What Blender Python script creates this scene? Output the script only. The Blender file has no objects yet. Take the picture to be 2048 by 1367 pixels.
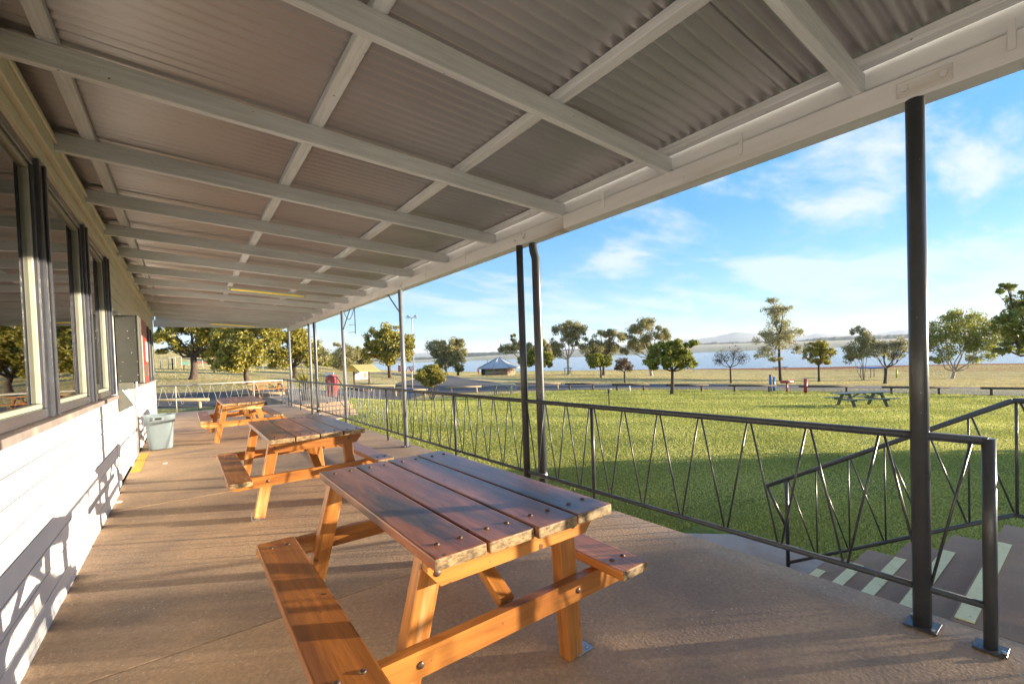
import bpy, bmesh, math, random
import numpy as np
from mathutils import Vector, Matrix
from math import radians, sin, cos, pi

# ------------------------------------------------------------------ camera, world, sun
scene = bpy.context.scene
COL = scene.collection
FPX, PPX, PPY = 886.31, 1024.0, 735.25
CAMZ = 1.42
yaw, pitch, roll = 0.6359, -0.0223, -0.0355
_f = np.array([sin(yaw)*cos(pitch), cos(yaw)*cos(pitch), sin(pitch)])
_r = np.array([cos(yaw), -sin(yaw), 0.0]); _u = np.cross(_r, _f)
_r2 = cos(roll)*_r + sin(roll)*_u; _u2 = -sin(roll)*_r + cos(roll)*_u
CM = np.array([_r2, _u2, -_f])
CC = np.array([0, 0, CAMZ])
cd = bpy.data.cameras.new('camera'); cam = bpy.data.objects.new('camera', cd); COL.objects.link(cam)
m = Matrix([[*CM.T[0], 0], [*CM.T[1], 0], [*CM.T[2], 0], [0, 0, 0, 1]]); m.translation = Vector(CC)
cam.matrix_world = m
cd.sensor_width = 36; cd.lens = FPX/2048*36; cd.shift_y = 51.75/2048
cd.clip_start = 0.05; cd.clip_end = 60000
scene.camera = cam
scene.view_settings.view_transform = 'Standard'; scene.view_settings.look = 'None'
scene.view_settings.gamma = 1; scene.view_settings.use_curve_mapping = False
scene.view_settings.exposure = 2.6
scene.render.engine = 'CYCLES'
scene.cycles.max_bounces = 10; scene.cycles.diffuse_bounces = 5; scene.cycles.transparent_max_bounces = 12

SUNV = Vector((1, -0.61, 0.137)).normalized()      # towards the sun
sl = bpy.data.lights.new('sun', 'SUN'); sl.energy = 3.1; sl.angle = radians(0.5); sl.color = (1.0, 0.83, 0.60)
sun = bpy.data.objects.new('sun', sl); COL.objects.link(sun)
sun.rotation_euler = SUNV.to_track_quat('Z', 'Y').to_euler()

def build_world():
    w = bpy.data.worlds.new('World'); scene.world = w; w.use_nodes = True
    nt = w.node_tree; N = nt.nodes; L = nt.links; N.clear()
    out = N.new('ShaderNodeOutputWorld'); bg = N.new('ShaderNodeBackground'); bg.inputs[1].default_value = 0.115
    L.new(bg.outputs[0], out.inputs[0])
    sky = N.new('ShaderNodeTexSky'); sky.sky_type = 'NISHITA'; sky.sun_disc = False
    sky.sun_elevation = math.asin(SUNV.z); sky.sun_rotation = math.atan2(SUNV.x, SUNV.y)
    sky.air_density = 1.0; sky.dust_density = 0.4; sky.ozone_density = 2.5; sky.altitude = 300
    tc = N.new('ShaderNodeTexCoord')
    sep = N.new('ShaderNodeSeparateXYZ'); L.new(tc.outputs['Generated'], sep.inputs[0])
    zz = N.new('ShaderNodeMath'); zz.operation = 'MAXIMUM'; L.new(sep.outputs[2], zz.inputs[0]); zz.inputs[1].default_value = 0.0
    za = N.new('ShaderNodeMath'); za.operation = 'ADD'; L.new(zz.outputs[0], za.inputs[0]); za.inputs[1].default_value = 0.12
    dv = N.new('ShaderNodeVectorMath'); dv.operation = 'DIVIDE'
    cmb = N.new('ShaderNodeCombineXYZ')
    for i in range(3): L.new(za.outputs[0], cmb.inputs[i])
    L.new(tc.outputs['Generated'], dv.inputs[0]); L.new(cmb.outputs[0], dv.inputs[1])
    mp = N.new('ShaderNodeMapping'); L.new(dv.outputs[0], mp.inputs[0])
    mp.inputs['Rotation'].default_value = (0, 0, radians(28)); mp.inputs['Scale'].default_value = (0.55, 1.0, 0.0); mp.inputs['Location'].default_value = (3.1, 1.7, 0)
    n1 = N.new('ShaderNodeTexNoise'); n1.inputs['Scale'].default_value = 1.7; n1.inputs['Detail'].default_value = 9; n1.inputs['Roughness'].default_value = 0.62; n1.inputs['Distortion'].default_value = 0.35
    L.new(mp.outputs[0], n1.inputs['Vector'])
    n2 = N.new('ShaderNodeTexNoise'); n2.inputs['Scale'].default_value = 0.42; n2.inputs['Detail'].default_value = 3
    L.new(mp.outputs[0], n2.inputs['Vector'])
    ad = N.new('ShaderNodeMath'); ad.operation = 'MULTIPLY_ADD'; L.new(n2.outputs[0], ad.inputs[0]); ad.inputs[1].default_value = 0.75; L.new(n1.outputs[0], ad.inputs[2])
    cr = N.new('ShaderNodeMapRange'); cr.interpolation_type = 'SMOOTHSTEP'; L.new(ad.outputs[0], cr.inputs[0])
    cr.inputs[1].default_value = 0.78; cr.inputs[2].default_value = 1.02; cr.inputs[3].default_value = 0.0; cr.inputs[4].default_value = 0.85
    hzn = N.new('ShaderNodeMapRange'); L.new(zz.outputs[0], hzn.inputs[0]); hzn.inputs[1].default_value = 0.02; hzn.inputs[2].default_value = 0.26; hzn.inputs[3].default_value = 0.35; hzn.inputs[4].default_value = 1.0
    cm = N.new('ShaderNodeMath'); cm.operation = 'MULTIPLY'; L.new(cr.outputs[0], cm.inputs[0]); L.new(hzn.outputs[0], cm.inputs[1])
    # clouds take the light of the sky that lies behind them, whiter and brighter
    hs = N.new('ShaderNodeHueSaturation'); hs.inputs['Saturation'].default_value = 1.25; hs.inputs['Value'].default_value = 1.0
    L.new(sky.outputs[0], hs.inputs['Color'])
    tint = N.new('ShaderNodeMix'); tint.data_type = 'RGBA'; tint.blend_type = 'MULTIPLY'; tint.inputs[0].default_value = 1.0
    L.new(hs.outputs[0], tint.inputs[6]); tint.inputs[7].default_value = SKY_TINT
    gr = N.new('ShaderNodeValToRGB'); el = gr.color_ramp.elements; KS = 1/(0.115*2**2.5)
    stops = [(0.0, (.46,.70,.95)), (.08, (.31,.58,.95)), (.28, (.14,.42,.92)), (.60, (.08,.36,.88)), (1.0, (.08,.33,.82))]
    el[0].position, el[0].color = 0, (*[v for v in stops[0][1]], 1); el[1].position, el[1].color = 1, (*stops[-1][1], 1)
    for p_, c_ in stops[1:-1]:
        q = el.new(p_); q.color = (*c_, 1)
    L.new(zz.outputs[0], gr.inputs[0])
    sc = N.new('ShaderNodeMix'); sc.data_type = 'RGBA'; sc.blend_type = 'MULTIPLY'; sc.inputs[0].default_value = 1; L.new(gr.outputs[0], sc.inputs[6]); sc.inputs[7].default_value = (KS, KS, KS, 1)
    bl = N.new('ShaderNodeMix'); bl.data_type = 'RGBA'; bl.inputs[0].default_value = .80; L.new(tint.outputs[2], bl.inputs[6]); L.new(sc.outputs[2], bl.inputs[7])
    mx = N.new('ShaderNodeMix'); mx.data_type = 'RGBA'; L.new(cm.outputs[0], mx.inputs[0])
    L.new(bl.outputs[2], mx.inputs[6]); mx.inputs[7].default_value = CLOUD_RGB
    L.new(mx.outputs[2], bg.inputs[0])
SKY_TINT = (0.95, 1.0, 1.0, 1)
CLOUD_RGB = (1.42, 1.5, 1.6, 1)
build_world()

R = random.Random(7)
NPR = np.random.default_rng(11)
def PD(x, y, D):
    """point seen at photo pixel (x,y) at depth D metres"""
    return CC + CM.T @ np.array([x-PPX, PPY-y, -FPX])*D/FPX
def RAY(x, y): return CM.T @ np.array([x-PPX, PPY-y, -FPX])/FPX

# ------------------------------------------------------------------ materials
MATS = {}
def M(name, c1, c2=None, scale=5.0, rough=0.6, bump=0.0, bscale=None, metal=0.0, stretch=(1,1,1), detail=6, spec=0.5, c3=None, s3=1.0, lo=0.35, hi=0.65, coat=0.0, rnd=0.0, lo3=0.55, hi3=0.7, speck=None, speck_s=200, speck_t=0.70, trans=0.0, grain=None):
    mt = bpy.data.materials.new(name); mt.use_nodes = True; nt = mt.node_tree; N = nt.nodes; L = nt.links
    b = N['Principled BSDF']; b.inputs['Roughness'].default_value = rough; b.inputs['Metallic'].default_value = metal
    b.inputs['Specular IOR Level'].default_value = spec; b.inputs['Coat Weight'].default_value = coat; b.inputs['Coat Roughness'].default_value = 0.25
    tc = N.new('ShaderNodeTexCoord'); oi = N.new('ShaderNodeObjectInfo')
    mul = N.new('ShaderNodeMath'); mul.operation = 'MULTIPLY'; mul.inputs[1].default_value = 37.0; L.new(oi.outputs['Random'], mul.inputs[0])
    av = N.new('ShaderNodeVectorMath'); av.operation = 'ADD'; L.new(tc.outputs['Object'], av.inputs[0]); L.new(mul.outputs[0], av.inputs[1])
    mp = N.new('ShaderNodeMapping'); L.new(av.outputs[0], mp.inputs[0]); mp.inputs['Scale'].default_value = stretch
    ns = N.new('ShaderNodeTexNoise'); ns.inputs['Scale'].default_value = scale; ns.inputs['Detail'].default_value = detail; ns.inputs['Roughness'].default_value = 0.6
    L.new(mp.outputs[0], ns.inputs['Vector'])
    mr = N.new('ShaderNodeMapRange'); L.new(ns.outputs[0], mr.inputs[0]); mr.inputs[1].default_value = lo; mr.inputs[2].default_value = hi
    mx = N.new('ShaderNodeMix'); mx.data_type = 'RGBA'; L.new(mr.outputs[0], mx.inputs[0])
    mx.inputs[6].default_value = (*c1, 1); mx.inputs[7].default_value = (*(c2 or tuple(v*0.8 for v in c1)), 1)
    col = mx.outputs[2]
    if c3:
        n3 = N.new('ShaderNodeTexNoise'); n3.inputs['Scale'].default_value = s3; n3.inputs['Detail'].default_value = 4; L.new(mp.outputs[0], n3.inputs['Vector'])
        m3 = N.new('ShaderNodeMapRange'); L.new(n3.outputs[0], m3.inputs[0]); m3.inputs[1].default_value = lo3; m3.inputs[2].default_value = hi3
        x3 = N.new('ShaderNodeMix'); x3.data_type = 'RGBA'; L.new(m3.outputs[0], x3.inputs[0]); L.new(col, x3.inputs[6]); x3.inputs[7].default_value = (*c3, 1); col = x3.outputs[2]
    if speck:
        n4 = N.new('ShaderNodeTexNoise'); n4.inputs['Scale'].default_value = speck_s; n4.inputs['Detail'].default_value = 1; L.new(av.outputs[0], n4.inputs['Vector'])
        m4 = N.new('ShaderNodeMapRange'); L.new(n4.outputs[0], m4.inputs[0]); m4.inputs[1].default_value = speck_t; m4.inputs[2].default_value = speck_t+0.03
        x4 = N.new('ShaderNodeMix'); x4.data_type = 'RGBA'; L.new(m4.outputs[0], x4.inputs[0]); L.new(col, x4.inputs[6]); x4.inputs[7].default_value = (*speck, 1); col = x4.outputs[2]
    if grain:
        gsc, gst, glo, ghi = grain
        gm = N.new('ShaderNodeMapping'); L.new(av.outputs[0], gm.inputs[0]); gm.inputs['Scale'].default_value = gsc
        gn = N.new('ShaderNodeTexNoise'); gn.inputs['Scale'].default_value = 1.0; gn.inputs['Detail'].default_value = 7; gn.inputs['Roughness'].default_value = .7; gn.inputs['Distortion'].default_value = .4; L.new(gm.outputs[0], gn.inputs['Vector'])
        gr = N.new('ShaderNodeMapRange'); L.new(gn.outputs[0], gr.inputs[0]); gr.inputs[1].default_value = glo; gr.inputs[2].default_value = ghi; gr.inputs[3].default_value = 1-gst; gr.inputs[4].default_value = 1+gst*.45
        gh = N.new('ShaderNodeHueSaturation'); L.new(col, gh.inputs['Color']); L.new(gr.outputs[0], gh.inputs['Value']); col = gh.outputs[0]
    if rnd:
        hv = N.new('ShaderNodeHueSaturation'); L.new(col, hv.inputs['Color'])
        rr = N.new('ShaderNodeMapRange'); L.new(oi.outputs['Random'], rr.inputs[0]); rr.inputs[3].default_value = 1-rnd; rr.inputs[4].default_value = 1+rnd
        L.new(rr.outputs[0], hv.inputs['Value']); col = hv.outputs[0]
    L.new(col, b.inputs['Base Color'])
    if bump:
        bn = N.new('ShaderNodeTexNoise'); bn.inputs['Scale'].default_value = bscale or scale*3; bn.inputs['Detail'].default_value = 5
        L.new(mp.outputs[0], bn.inputs['Vector'])
        bp = N.new('ShaderNodeBump'); bp.inputs['Strength'].default_value = 1.0; bp.inputs['Distance'].default_value = bump
        L.new(bn.outputs[0], bp.inputs['Height']); L.new(bp.outputs[0], b.inputs['Normal'])
    MATS[name] = mt
    return mt
M('white_paint_board', (.80,.82,.85), (.76,.78,.81), 3, .45, 0, 30, stretch=(1,1,1), rnd=.02, c3=(.66,.65,.62), s3=.8, lo3=.60, hi3=.9, speck=(.35,.3,.25), speck_s=60, speck_t=.77)
M('cream_paint', (.68,.66,.55), (.62,.60,.50), 5, .5, .0006, 25)
M('ceiling_timber', (.66,.69,.73), (.59,.62,.66), 4, .6, .0012, 40, stretch=(.25,1,1), c3=(.50,.46,.41), s3=3, lo3=.6, hi3=.85, rnd=.05, speck=(.2,.15,.1), speck_s=35, speck_t=.77, grain=((2,40,40),.16,.36,.62))
M('roof_steel', (.50,.49,.50), (.46,.45,.46), 1.2, .29, 0, metal=.5, c3=(.44,.41,.40), s3=.7, lo3=.55, hi3=.8, rnd=.05, detail=3)
M('beam_timber', (.68,.70,.73), (.60,.61,.63), 6, .55, .0015, 30, stretch=(.15,1,1), c3=(.36,.30,.24), s3=4, lo3=.62, hi3=.8)
M('sunlit_charcoal', (.23,.25,.28), (.18,.20,.23), 8, .36, .0004, 60)  # paler copy of the charcoal, sunlight on far steelwork put into the colour
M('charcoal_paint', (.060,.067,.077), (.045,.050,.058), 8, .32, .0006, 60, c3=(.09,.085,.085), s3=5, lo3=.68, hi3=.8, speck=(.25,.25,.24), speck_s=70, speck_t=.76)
M('window_frame_paint', (.062,.066,.082), (.045,.047,.06), 8, .22, .0016, 55, coat=.5, c3=(.16,.13,.10), s3=6, lo3=.7, hi3=.8)
M('pale_frame', (.36,.37,.31), (.31,.32,.27), 8, .4, .0004, 30)
M('sill_paint', (.19,.17,.17), (.30,.24,.22), 9, .45, .002, 30, c3=(.42,.33,.28), s3=4)
M('slab_concrete', (.50,.335,.205), (.40,.275,.18), 2.2, .80, .0035, 60, c3=(.23,.17,.135), s3=.75, lo3=.46, hi3=.70, speck=(.66,.60,.52), speck_s=85, speck_t=.735, grain=((45,45,45),.20,.38,.62))
M('step_concrete', (.36,.225,.135), (.29,.185,.115), 3.2, .85, .004, 70, c3=(.27,.16,.10), s3=1.2, lo3=.52, hi3=.66, speck=(.5,.45,.4), speck_s=90, speck_t=.74)
M('path_concrete', (.42,.34,.28), (.34,.27,.22), 2.4, .85, .004, 60, c3=(.30,.19,.12), s3=1.3, lo3=.5, hi3=.7)
M('nosing_paint', (.80,.72,.38), (.72,.63,.32), 14, .65, .002, 50, c3=(.40,.32,.22), s3=22, lo3=.66, hi3=.72)
M('yellow_paint', (.72,.44,.03), (.62,.36,.03), 12, .6, .001, 60, c3=(.30,.20,.10), s3=14, lo3=.62, hi3=.72)
M('top_wood', (.42,.160,.080), (.23,.080,.050), 4.5, .36, .0014, 22, stretch=(.5,1.8,1.8), c3=(.085,.058,.060), s3=2.6, lo3=.50, hi3=.64, rnd=.12, coat=.2, lo=.3, hi=.7, speck=(.05,.03,.025), speck_s=13, speck_t=.74, grain=((2.2,26,26),.30,.36,.62))
M('varnish_wood', (.50,.205,.045), (.33,.115,.024), 3.2, .40, .0014, 24, stretch=(.4,2.2,2.2), c3=(.66,.40,.17), s3=2.6, lo3=.58, hi3=.70, rnd=.12, coat=.15, speck=(.16,.06,.025), speck_s=16, speck_t=.745, grain=((1.8,30,30),.30,.36,.62))
M('seat_wood', (.44,.165,.036), (.29,.095,.024), 2.4, .40, .0014, 24, stretch=(.3,3.0,3.0), c3=(.15,.07,.04), s3=1.6, lo3=.55, hi3=.75, rnd=.15, coat=.2, speck=(.08,.04,.02), speck_s=16, speck_t=.745, grain=((1.8,30,30),.32,.36,.62))
M('weathered_end', (.42,.29,.14), (.18,.12,.065), 7, .6, .002, 30, grain=((8,30,60),.6,.4,.6))
M('steel_bolt', (.20,.14,.11), (.10,.07,.06), 40, .45, .0004, 80, metal=.7)
M('galvanised', (.42,.44,.46), (.33,.35,.37), 8, .38, .0004, 40, metal=.75)
M('bin_plastic', (.20,.255,.29), (.175,.225,.26), 5, .42, .0004, 40, c3=(.3,.33,.32), s3=9, lo3=.66, hi3=.8)
M('box_grey', (.036,.038,.034), (.030,.032,.029), 14, .45, .0003, 60, speck=(.5,.5,.48), speck_s=45, speck_t=.74)
M('box_side', (.11,.11,.095), (.09,.09,.08), 8, .45)
M('slot_top', (.42,.60,.64), (.5,.66,.7), 20, .35)
M('black_gap', (.02,.018,.016), (.015,.013,.012), 8, .9)
M('poster_red', (.55,.05,.035), (.45,.04,.03), 9, .35)
M('poster_white', (.82,.80,.76), (.74,.72,.68), 6, .4)
M('poster_ink', (.10,.13,.30), (.14,.18,.34), 30, .5)
M('tube_yellow', (.80,.66,.12), (.7,.55,.08), 4, .3)
MATS['tube_yellow'].node_tree.nodes['Principled BSDF'].inputs['Emission Color'].default_value = (1,.72,.12,1)
MATS['tube_yellow'].node_tree.nodes['Principled BSDF'].inputs['Emission Strength'].default_value = .05
M('tube_body', (.62,.62,.56), (.5,.5,.46), 4, .4)
M('asphalt', (.085,.078,.078), (.065,.060,.062), 2.0, .9, .006, 40, c3=(.12,.10,.09), s3=.25, lo3=.5, hi3=.7)
M('log_dark', (.10,.075,.055), (.06,.045,.035), 6, .8, .004, 20, stretch=(.3,2,2))
M('log_pale', (.42,.33,.20), (.30,.23,.14), 6, .8, .004, 20, stretch=(.3,2,2))
M('green_wood', (.13,.16,.14), (.09,.11,.10), 8, .5, .001, 30, stretch=(.3,2,2))
M('pale_green_wood', (.15,.18,.175), (.11,.135,.13), 8, .5, .001, 30, stretch=(.3,2,2))
M('bark_dark', (.11,.075,.055), (.055,.038,.03), 9, .9, .02, 18, stretch=(1,1,.3))
M('bark_pale', (.52,.45,.37), (.33,.27,.22), 6, .8, .01, 12, stretch=(1,1,.3), c3=(.2,.15,.12), s3=1.5)
M('stone', (.36,.26,.18), (.26,.18,.13), 6, .85, .01, 20, rnd=.35)
M('mortar', (.42,.33,.23), (.34,.27,.19), 6, .9, .006, 20)
M('blue_roof', (.42,.45,.48), (.36,.39,.42), 2, .4, .001, 20, rnd=.08)
M('green_panel', (.06,.11,.10), (.05,.09,.085), 4, .6)
M('yellow_roof', (.62,.50,.16), (.55,.44,.14), 3, .6, .001, 20, rnd=.06)
M('post_blue', (.02,.17,.55), (.02,.14,.45), 6, .4)
M('post_red', (.38,.055,.05), (.32,.045,.04), 6, .4, c3=(.5,.25,.23), s3=8, lo3=.62, hi3=.7)
M('post_yellow', (.60,.55,.05), (.5,.45,.05), 6, .5)
M('white_plain', (.75,.75,.73), (.68,.68,.66), 6, .5)
M('fence_grey', (.52,.50,.46), (.42,.40,.37), 6, .5)
M('tank_green', (.14,.30,.24), (.11,.24,.2), 5, .5)
M('clothing_dark', (.14,.03,.035), (.08,.02,.025), 6, .8)
M('clothing_pale', (.5,.55,.5), (.4,.45,.4), 6, .8)
M('skin', (.50,.30,.21), (.44,.26,.18), 6, .6)
M('planter_black', (.045,.045,.05), (.03,.03,.035), 6, .5)
M('room_wall', (.36,.30,.24), (.30,.25,.2), 3, .8)
M('room_red', (.35,.06,.045), (.28,.05,.04), 3, .6)
M('hill_far', (.16,.20,.17), (.12,.16,.14), .004, 1.0)
M('bank_trees', (.055,.075,.040), (.038,.055,.032), .02, 1.0)
M('bank_sand', (.50,.42,.29), (.40,.36,.2), .01, 1.0)

def leaf_mat(name, a, b, c, trans=0.45):
    mt = bpy.data.materials.new(name); mt.use_nodes = True; nt = mt.node_tree; N = nt.nodes; L = nt.links; N.clear()
    out = N.new('ShaderNodeOutputMaterial'); df = N.new('ShaderNodeBsdfDiffuse'); tr = N.new('ShaderNodeBsdfTranslucent'); gl = N.new('ShaderNodeBsdfGlossy'); gl.inputs['Roughness'].default_value = .45; gl.inputs[0].default_value = (.5,.5,.45,1)
    at = N.new('ShaderNodeAttribute'); at.attribute_name = 'tone'
    rp = N.new('ShaderNodeValToRGB'); e = rp.color_ramp.elements; e[0].position = 0; e[0].color = (*a, 1); e[1].position = 1; e[1].color = (*c, 1)
    k = e.new(.55); k.color = (*b, 1)
    L.new(at.outputs['Fac'], rp.inputs[0]); L.new(rp.outputs[0], df.inputs[0]); L.new(rp.outputs[0], tr.inputs[0])
    m1 = N.new('ShaderNodeMixShader'); m1.inputs[0].default_value = trans; L.new(df.outputs[0], m1.inputs[1]); L.new(tr.outputs[0], m1.inputs[2])
    m2 = N.new('ShaderNodeMixShader'); m2.inputs[0].default_value = .06; L.new(m1.outputs[0], m2.inputs[1]); L.new(gl.outputs[0], m2.inputs[2]); L.new(m2.outputs[0], out.inputs[0])
    MATS[name] = mt
leaf_mat('leaf_olive', (.13,.14,.025), (.36,.32,.06), (.60,.50,.11), .4)
leaf_mat('leaf_green', (.11,.14,.022), (.28,.30,.055), (.50,.45,.10), .4)
leaf_mat('leaf_gum', (.16,.17,.07), (.34,.32,.14), (.56,.48,.22), .4)
leaf_mat('leaf_lime', (.14,.17,.02), (.27,.28,.04), (.42,.38,.06), .4)
leaf_mat('leaf_bare', (.04,.038,.030), (.065,.055,.04), (.10,.08,.05), .1)
leaf_mat('leaf_brown', (.10,.065,.035), (.17,.10,.05), (.25,.15,.07), .3)
leaf_mat('grass_blade', (.24,.26,.05), (.47,.48,.11), (.68,.64,.22), .45)
leaf_mat('grass_dry', (.32,.28,.10), (.52,.44,.19), (.68,.57,.32), .4)
leaf_mat('agave_leaf', (.20,.19,.03), (.34,.30,.05), (.5,.42,.08), .3)

def glass_mat():
    mt = bpy.data.materials.new('window_glass'); mt.use_nodes = True; nt = mt.node_tree; N = nt.nodes; L = nt.links; N.clear()
    out = N.new('ShaderNodeOutputMaterial'); t = N.new('ShaderNodeBsdfTransparent'); t.inputs[0].default_value = (.80,.84,.82,1)
    g = N.new('ShaderNodeBsdfGlossy'); g.inputs['Roughness'].default_value = 0.015; g.inputs[0].default_value = (1,1,1,1)
    fr = N.new('ShaderNodeFresnel'); fr.inputs[0].default_value = 1.9
    L.new(fr.outputs[0], (mx := N.new('ShaderNodeMixShader')).inputs[0]); L.new(t.outputs[0], mx.inputs[1]); L.new(g.outputs[0], mx.inputs[2]); L.new(mx.outputs[0], out.inputs[0])
    MATS['window_glass'] = mt
glass_mat()

def ground_mat():
    mt = bpy.data.materials.new('ground_cover'); mt.use_nodes = True; nt = mt.node_tree; N = nt.nodes; L = nt.links
    b = N['Principled BSDF']; b.inputs['Roughness'].default_value = 0.95; b.inputs['Specular IOR Level'].default_value = 0.1
    at = N.new('ShaderNodeAttribute'); at.attribute_name = 'zone'
    sp = N.new('ShaderNodeSeparateColor'); L.new(at.outputs['Color'], sp.inputs[0])
    tc = N.new('ShaderNodeTexCoord')
    def noise(s, d=6):
        n = N.new('ShaderNodeTexNoise'); n.inputs['Scale'].default_value = s; n.inputs['Detail'].default_value = d; n.inputs['Roughness'].default_value = .65; L.new(tc.outputs['Object'], n.inputs['Vector']); return n
    def mix(f, a, bcol):
        x = N.new('ShaderNodeMix'); x.data_type = 'RGBA'; L.new(f, x.inputs[0])
        (L.new(a, x.inputs[6]) if not isinstance(a, tuple) else setattr(x.inputs[6], 'default_value', (*a, 1)))
        (L.new(bcol, x.inputs[7]) if not isinstance(bcol, tuple) else setattr(x.inputs[7], 'default_value', (*bcol, 1)))
        return x.outputs[2]
    def rng(src, lo, hi):
        r = N.new('ShaderNodeMapRange'); L.new(src, r.inputs[0]); r.inputs[1].default_value = lo; r.inputs[2].default_value = hi; return r.outputs[0]
    green = mix(rng(noise(1.3).outputs[0], .35, .65), (.16,.20,.04), (.26,.30,.07))
    green = mix(rng(noise(14).outputs[0], .45, .75), green, (.15,.15,.05))
    dry = mix(rng(noise(.35).outputs[0], .38, .62), (.32,.28,.11), (.56,.46,.26))
    dry = mix(rng(noise(6).outputs[0], .45, .7), dry, (.34,.30,.14))
    dm = N.new('ShaderNodeMath'); dm.operation = 'MULTIPLY_ADD'; L.new(noise(.5).outputs[0], dm.inputs[0]); dm.inputs[1].default_value = .5; L.new(sp.outputs[0], dm.inputs[2])
    c = mix(rng(dm.outputs[0], .55, .95), green, dry)
    sm = N.new('ShaderNodeMath'); sm.operation = 'MULTIPLY_ADD'; L.new(noise(.3).outputs[0], sm.inputs[0]); sm.inputs[1].default_value = .4; L.new(sp.outputs[1], sm.inputs[2])
    c = mix(rng(sm.outputs[0], .5, .8), c, (.26,.105,.055))
    L.new(c, b.inputs['Base Color'])
    bn = noise(3.5, 8); bp = N.new('ShaderNodeBump'); bp.inputs['Distance'].default_value = .35; bp.inputs['Strength'].default_value = .9
    L.new(bn.outputs[0], bp.inputs['Height']); L.new(bp.outputs[0], b.inputs['Normal'])
    MATS['ground_cover'] = mt
ground_mat()

def water_mat():
    mt = bpy.data.materials.new('lake_water'); mt.use_nodes = True; nt = mt.node_tree; N = nt.nodes; L = nt.links
    b = N['Principled BSDF']; b.inputs['Base Color'].default_value = (.08,.15,.27,1); b.inputs['Roughness'].default_value = .12; b.inputs['Specular IOR Level'].default_value = .6
    tc = N.new('ShaderNodeTexCoord'); mp = N.new('ShaderNodeMapping'); mp.inputs['Scale'].default_value = (1,.35,1); mp.inputs['Rotation'].default_value = (0,0,.6); L.new(tc.outputs['Object'], mp.inputs[0])
    n = N.new('ShaderNodeTexNoise'); n.inputs['Scale'].default_value = .8; n.inputs['Detail'].default_value = 8; L.new(mp.outputs[0], n.inputs['Vector'])
    bp = N.new('ShaderNodeBump'); bp.inputs['Distance'].default_value = .30; L.new(n.outputs[0], bp.inputs['Height']); L.new(bp.outputs[0], b.inputs['Normal'])
    MATS['lake_water'] = mt
water_mat()

# ------------------------------------------------------------------ object helpers
WM = {}
def _place(o, parent, wmat):
    WM[o.name] = wmat.copy()
    if parent is not None:
        o.parent = parent
        o.matrix_local = WM[parent.name].inverted() @ wmat
    else:
        o.matrix_local = wmat
def tag(o, label=None, cat=None, group=None, kind=None):
    if label: o['label'] = label
    if cat: o['category'] = cat
    if group: o['group'] = group
    if kind: o['kind'] = kind
    return o
def thing(name, label, cat, loc=(0,0,0), group=None, rot=0.0, parent=None):
    o = bpy.data.objects.new(name, None); COL.objects.link(o); o.empty_display_size = .2
    _place(o, parent, Matrix.Translation(Vector(loc)) @ Matrix.Rotation(rot, 4, 'Z'))
    return tag(o, label, cat, group)
def mobj(name, me, mat, parent=None, wmat=None):
    o = bpy.data.objects.new(name, me); COL.objects.link(o)
    if mat and not me.materials: me.materials.append(MATS[mat])
    _place(o, parent, wmat if wmat is not None else Matrix.Identity(4))
    return o
def frame_from(p0, p1, up=(0,0,1)):
    p0 = Vector(p0); p1 = Vector(p1); x = (p1-p0); ln = x.length; x.normalize()
    up = Vector(up)
    if abs(x.dot(up)) > .999: up = Vector((0,1,0))
    y = up.cross(x).normalized(); z = x.cross(y)
    mm = Matrix((( x.x, y.x, z.x, 0), (x.y, y.y, z.y, 0), (x.z, y.z, z.z, 0), (0,0,0,1)))
    mm.translation = (p0+p1)/2
    return mm, ln
BOXC = {}
def box_mesh(l, w, h, bev=0.0, mat=None):
    key = (round(l,4), round(w,4), round(h,4), round(bev,4), mat)
    if key in BOXC: return BOXC[key]
    bm = bmesh.new(); bmesh.ops.create_cube(bm, size=1.0)
    bmesh.ops.scale(bm, vec=(l, w, h), verts=bm.verts)
    if bev > 0: bmesh.ops.bevel(bm, geom=bm.edges[:], offset=bev, segments=2 if bev > .004 else 1, affect='EDGES', profile=.6)
    me = bpy.data.meshes.new('box'); bm.to_mesh(me); bm.free(); BOXC[key] = me
    if mat: me.materials.append(MATS[mat])
    if mat in ('top_wood', 'seat_wood', 'varnish_wood'):
        me.materials.append(MATS['weathered_end'])
        for p_ in me.polygons:
            if abs(p_.normal.x) > .85: p_.material_index = 1
    return me
def bar(name, p0, p1, w, h, mat, parent=None, bev=0.003, up=(0,0,1)):
    """box running from p0 to p1 (centre line), w across, h along up"""
    mm, ln = frame_from(p0, p1, up)
    return mobj(name, box_mesh(ln, w, h, bev, mat), mat, parent, mm)
def bx(name, a, b, mat, parent=None, bev=0.0):
    """axis-aligned box between corners"""
    a = Vector(a); b = Vector(b); c = (a+b)/2; d = b-a
    dx, dy, dz = abs(d.x), abs(d.y), abs(d.z)
    # long axis along local x so that grain runs with it
    if dy >= dx and dy >= dz:
        return bar(name, (c.x, c.y-dy/2, c.z), (c.x, c.y+dy/2, c.z), dx, dz, mat, parent, bev)
    if dz > dx and dz > dy:
        return bar(name, (c.x, c.y, c.z-dz/2), (c.x, c.y, c.z+dz/2), dx, dy, mat, parent, bev, up=(0,1,0))
    return bar(name, (c.x-dx/2, c.y, c.z), (c.x+dx/2, c.y, c.z), dy, dz, mat, parent, bev)
CYLC = {}
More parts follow.
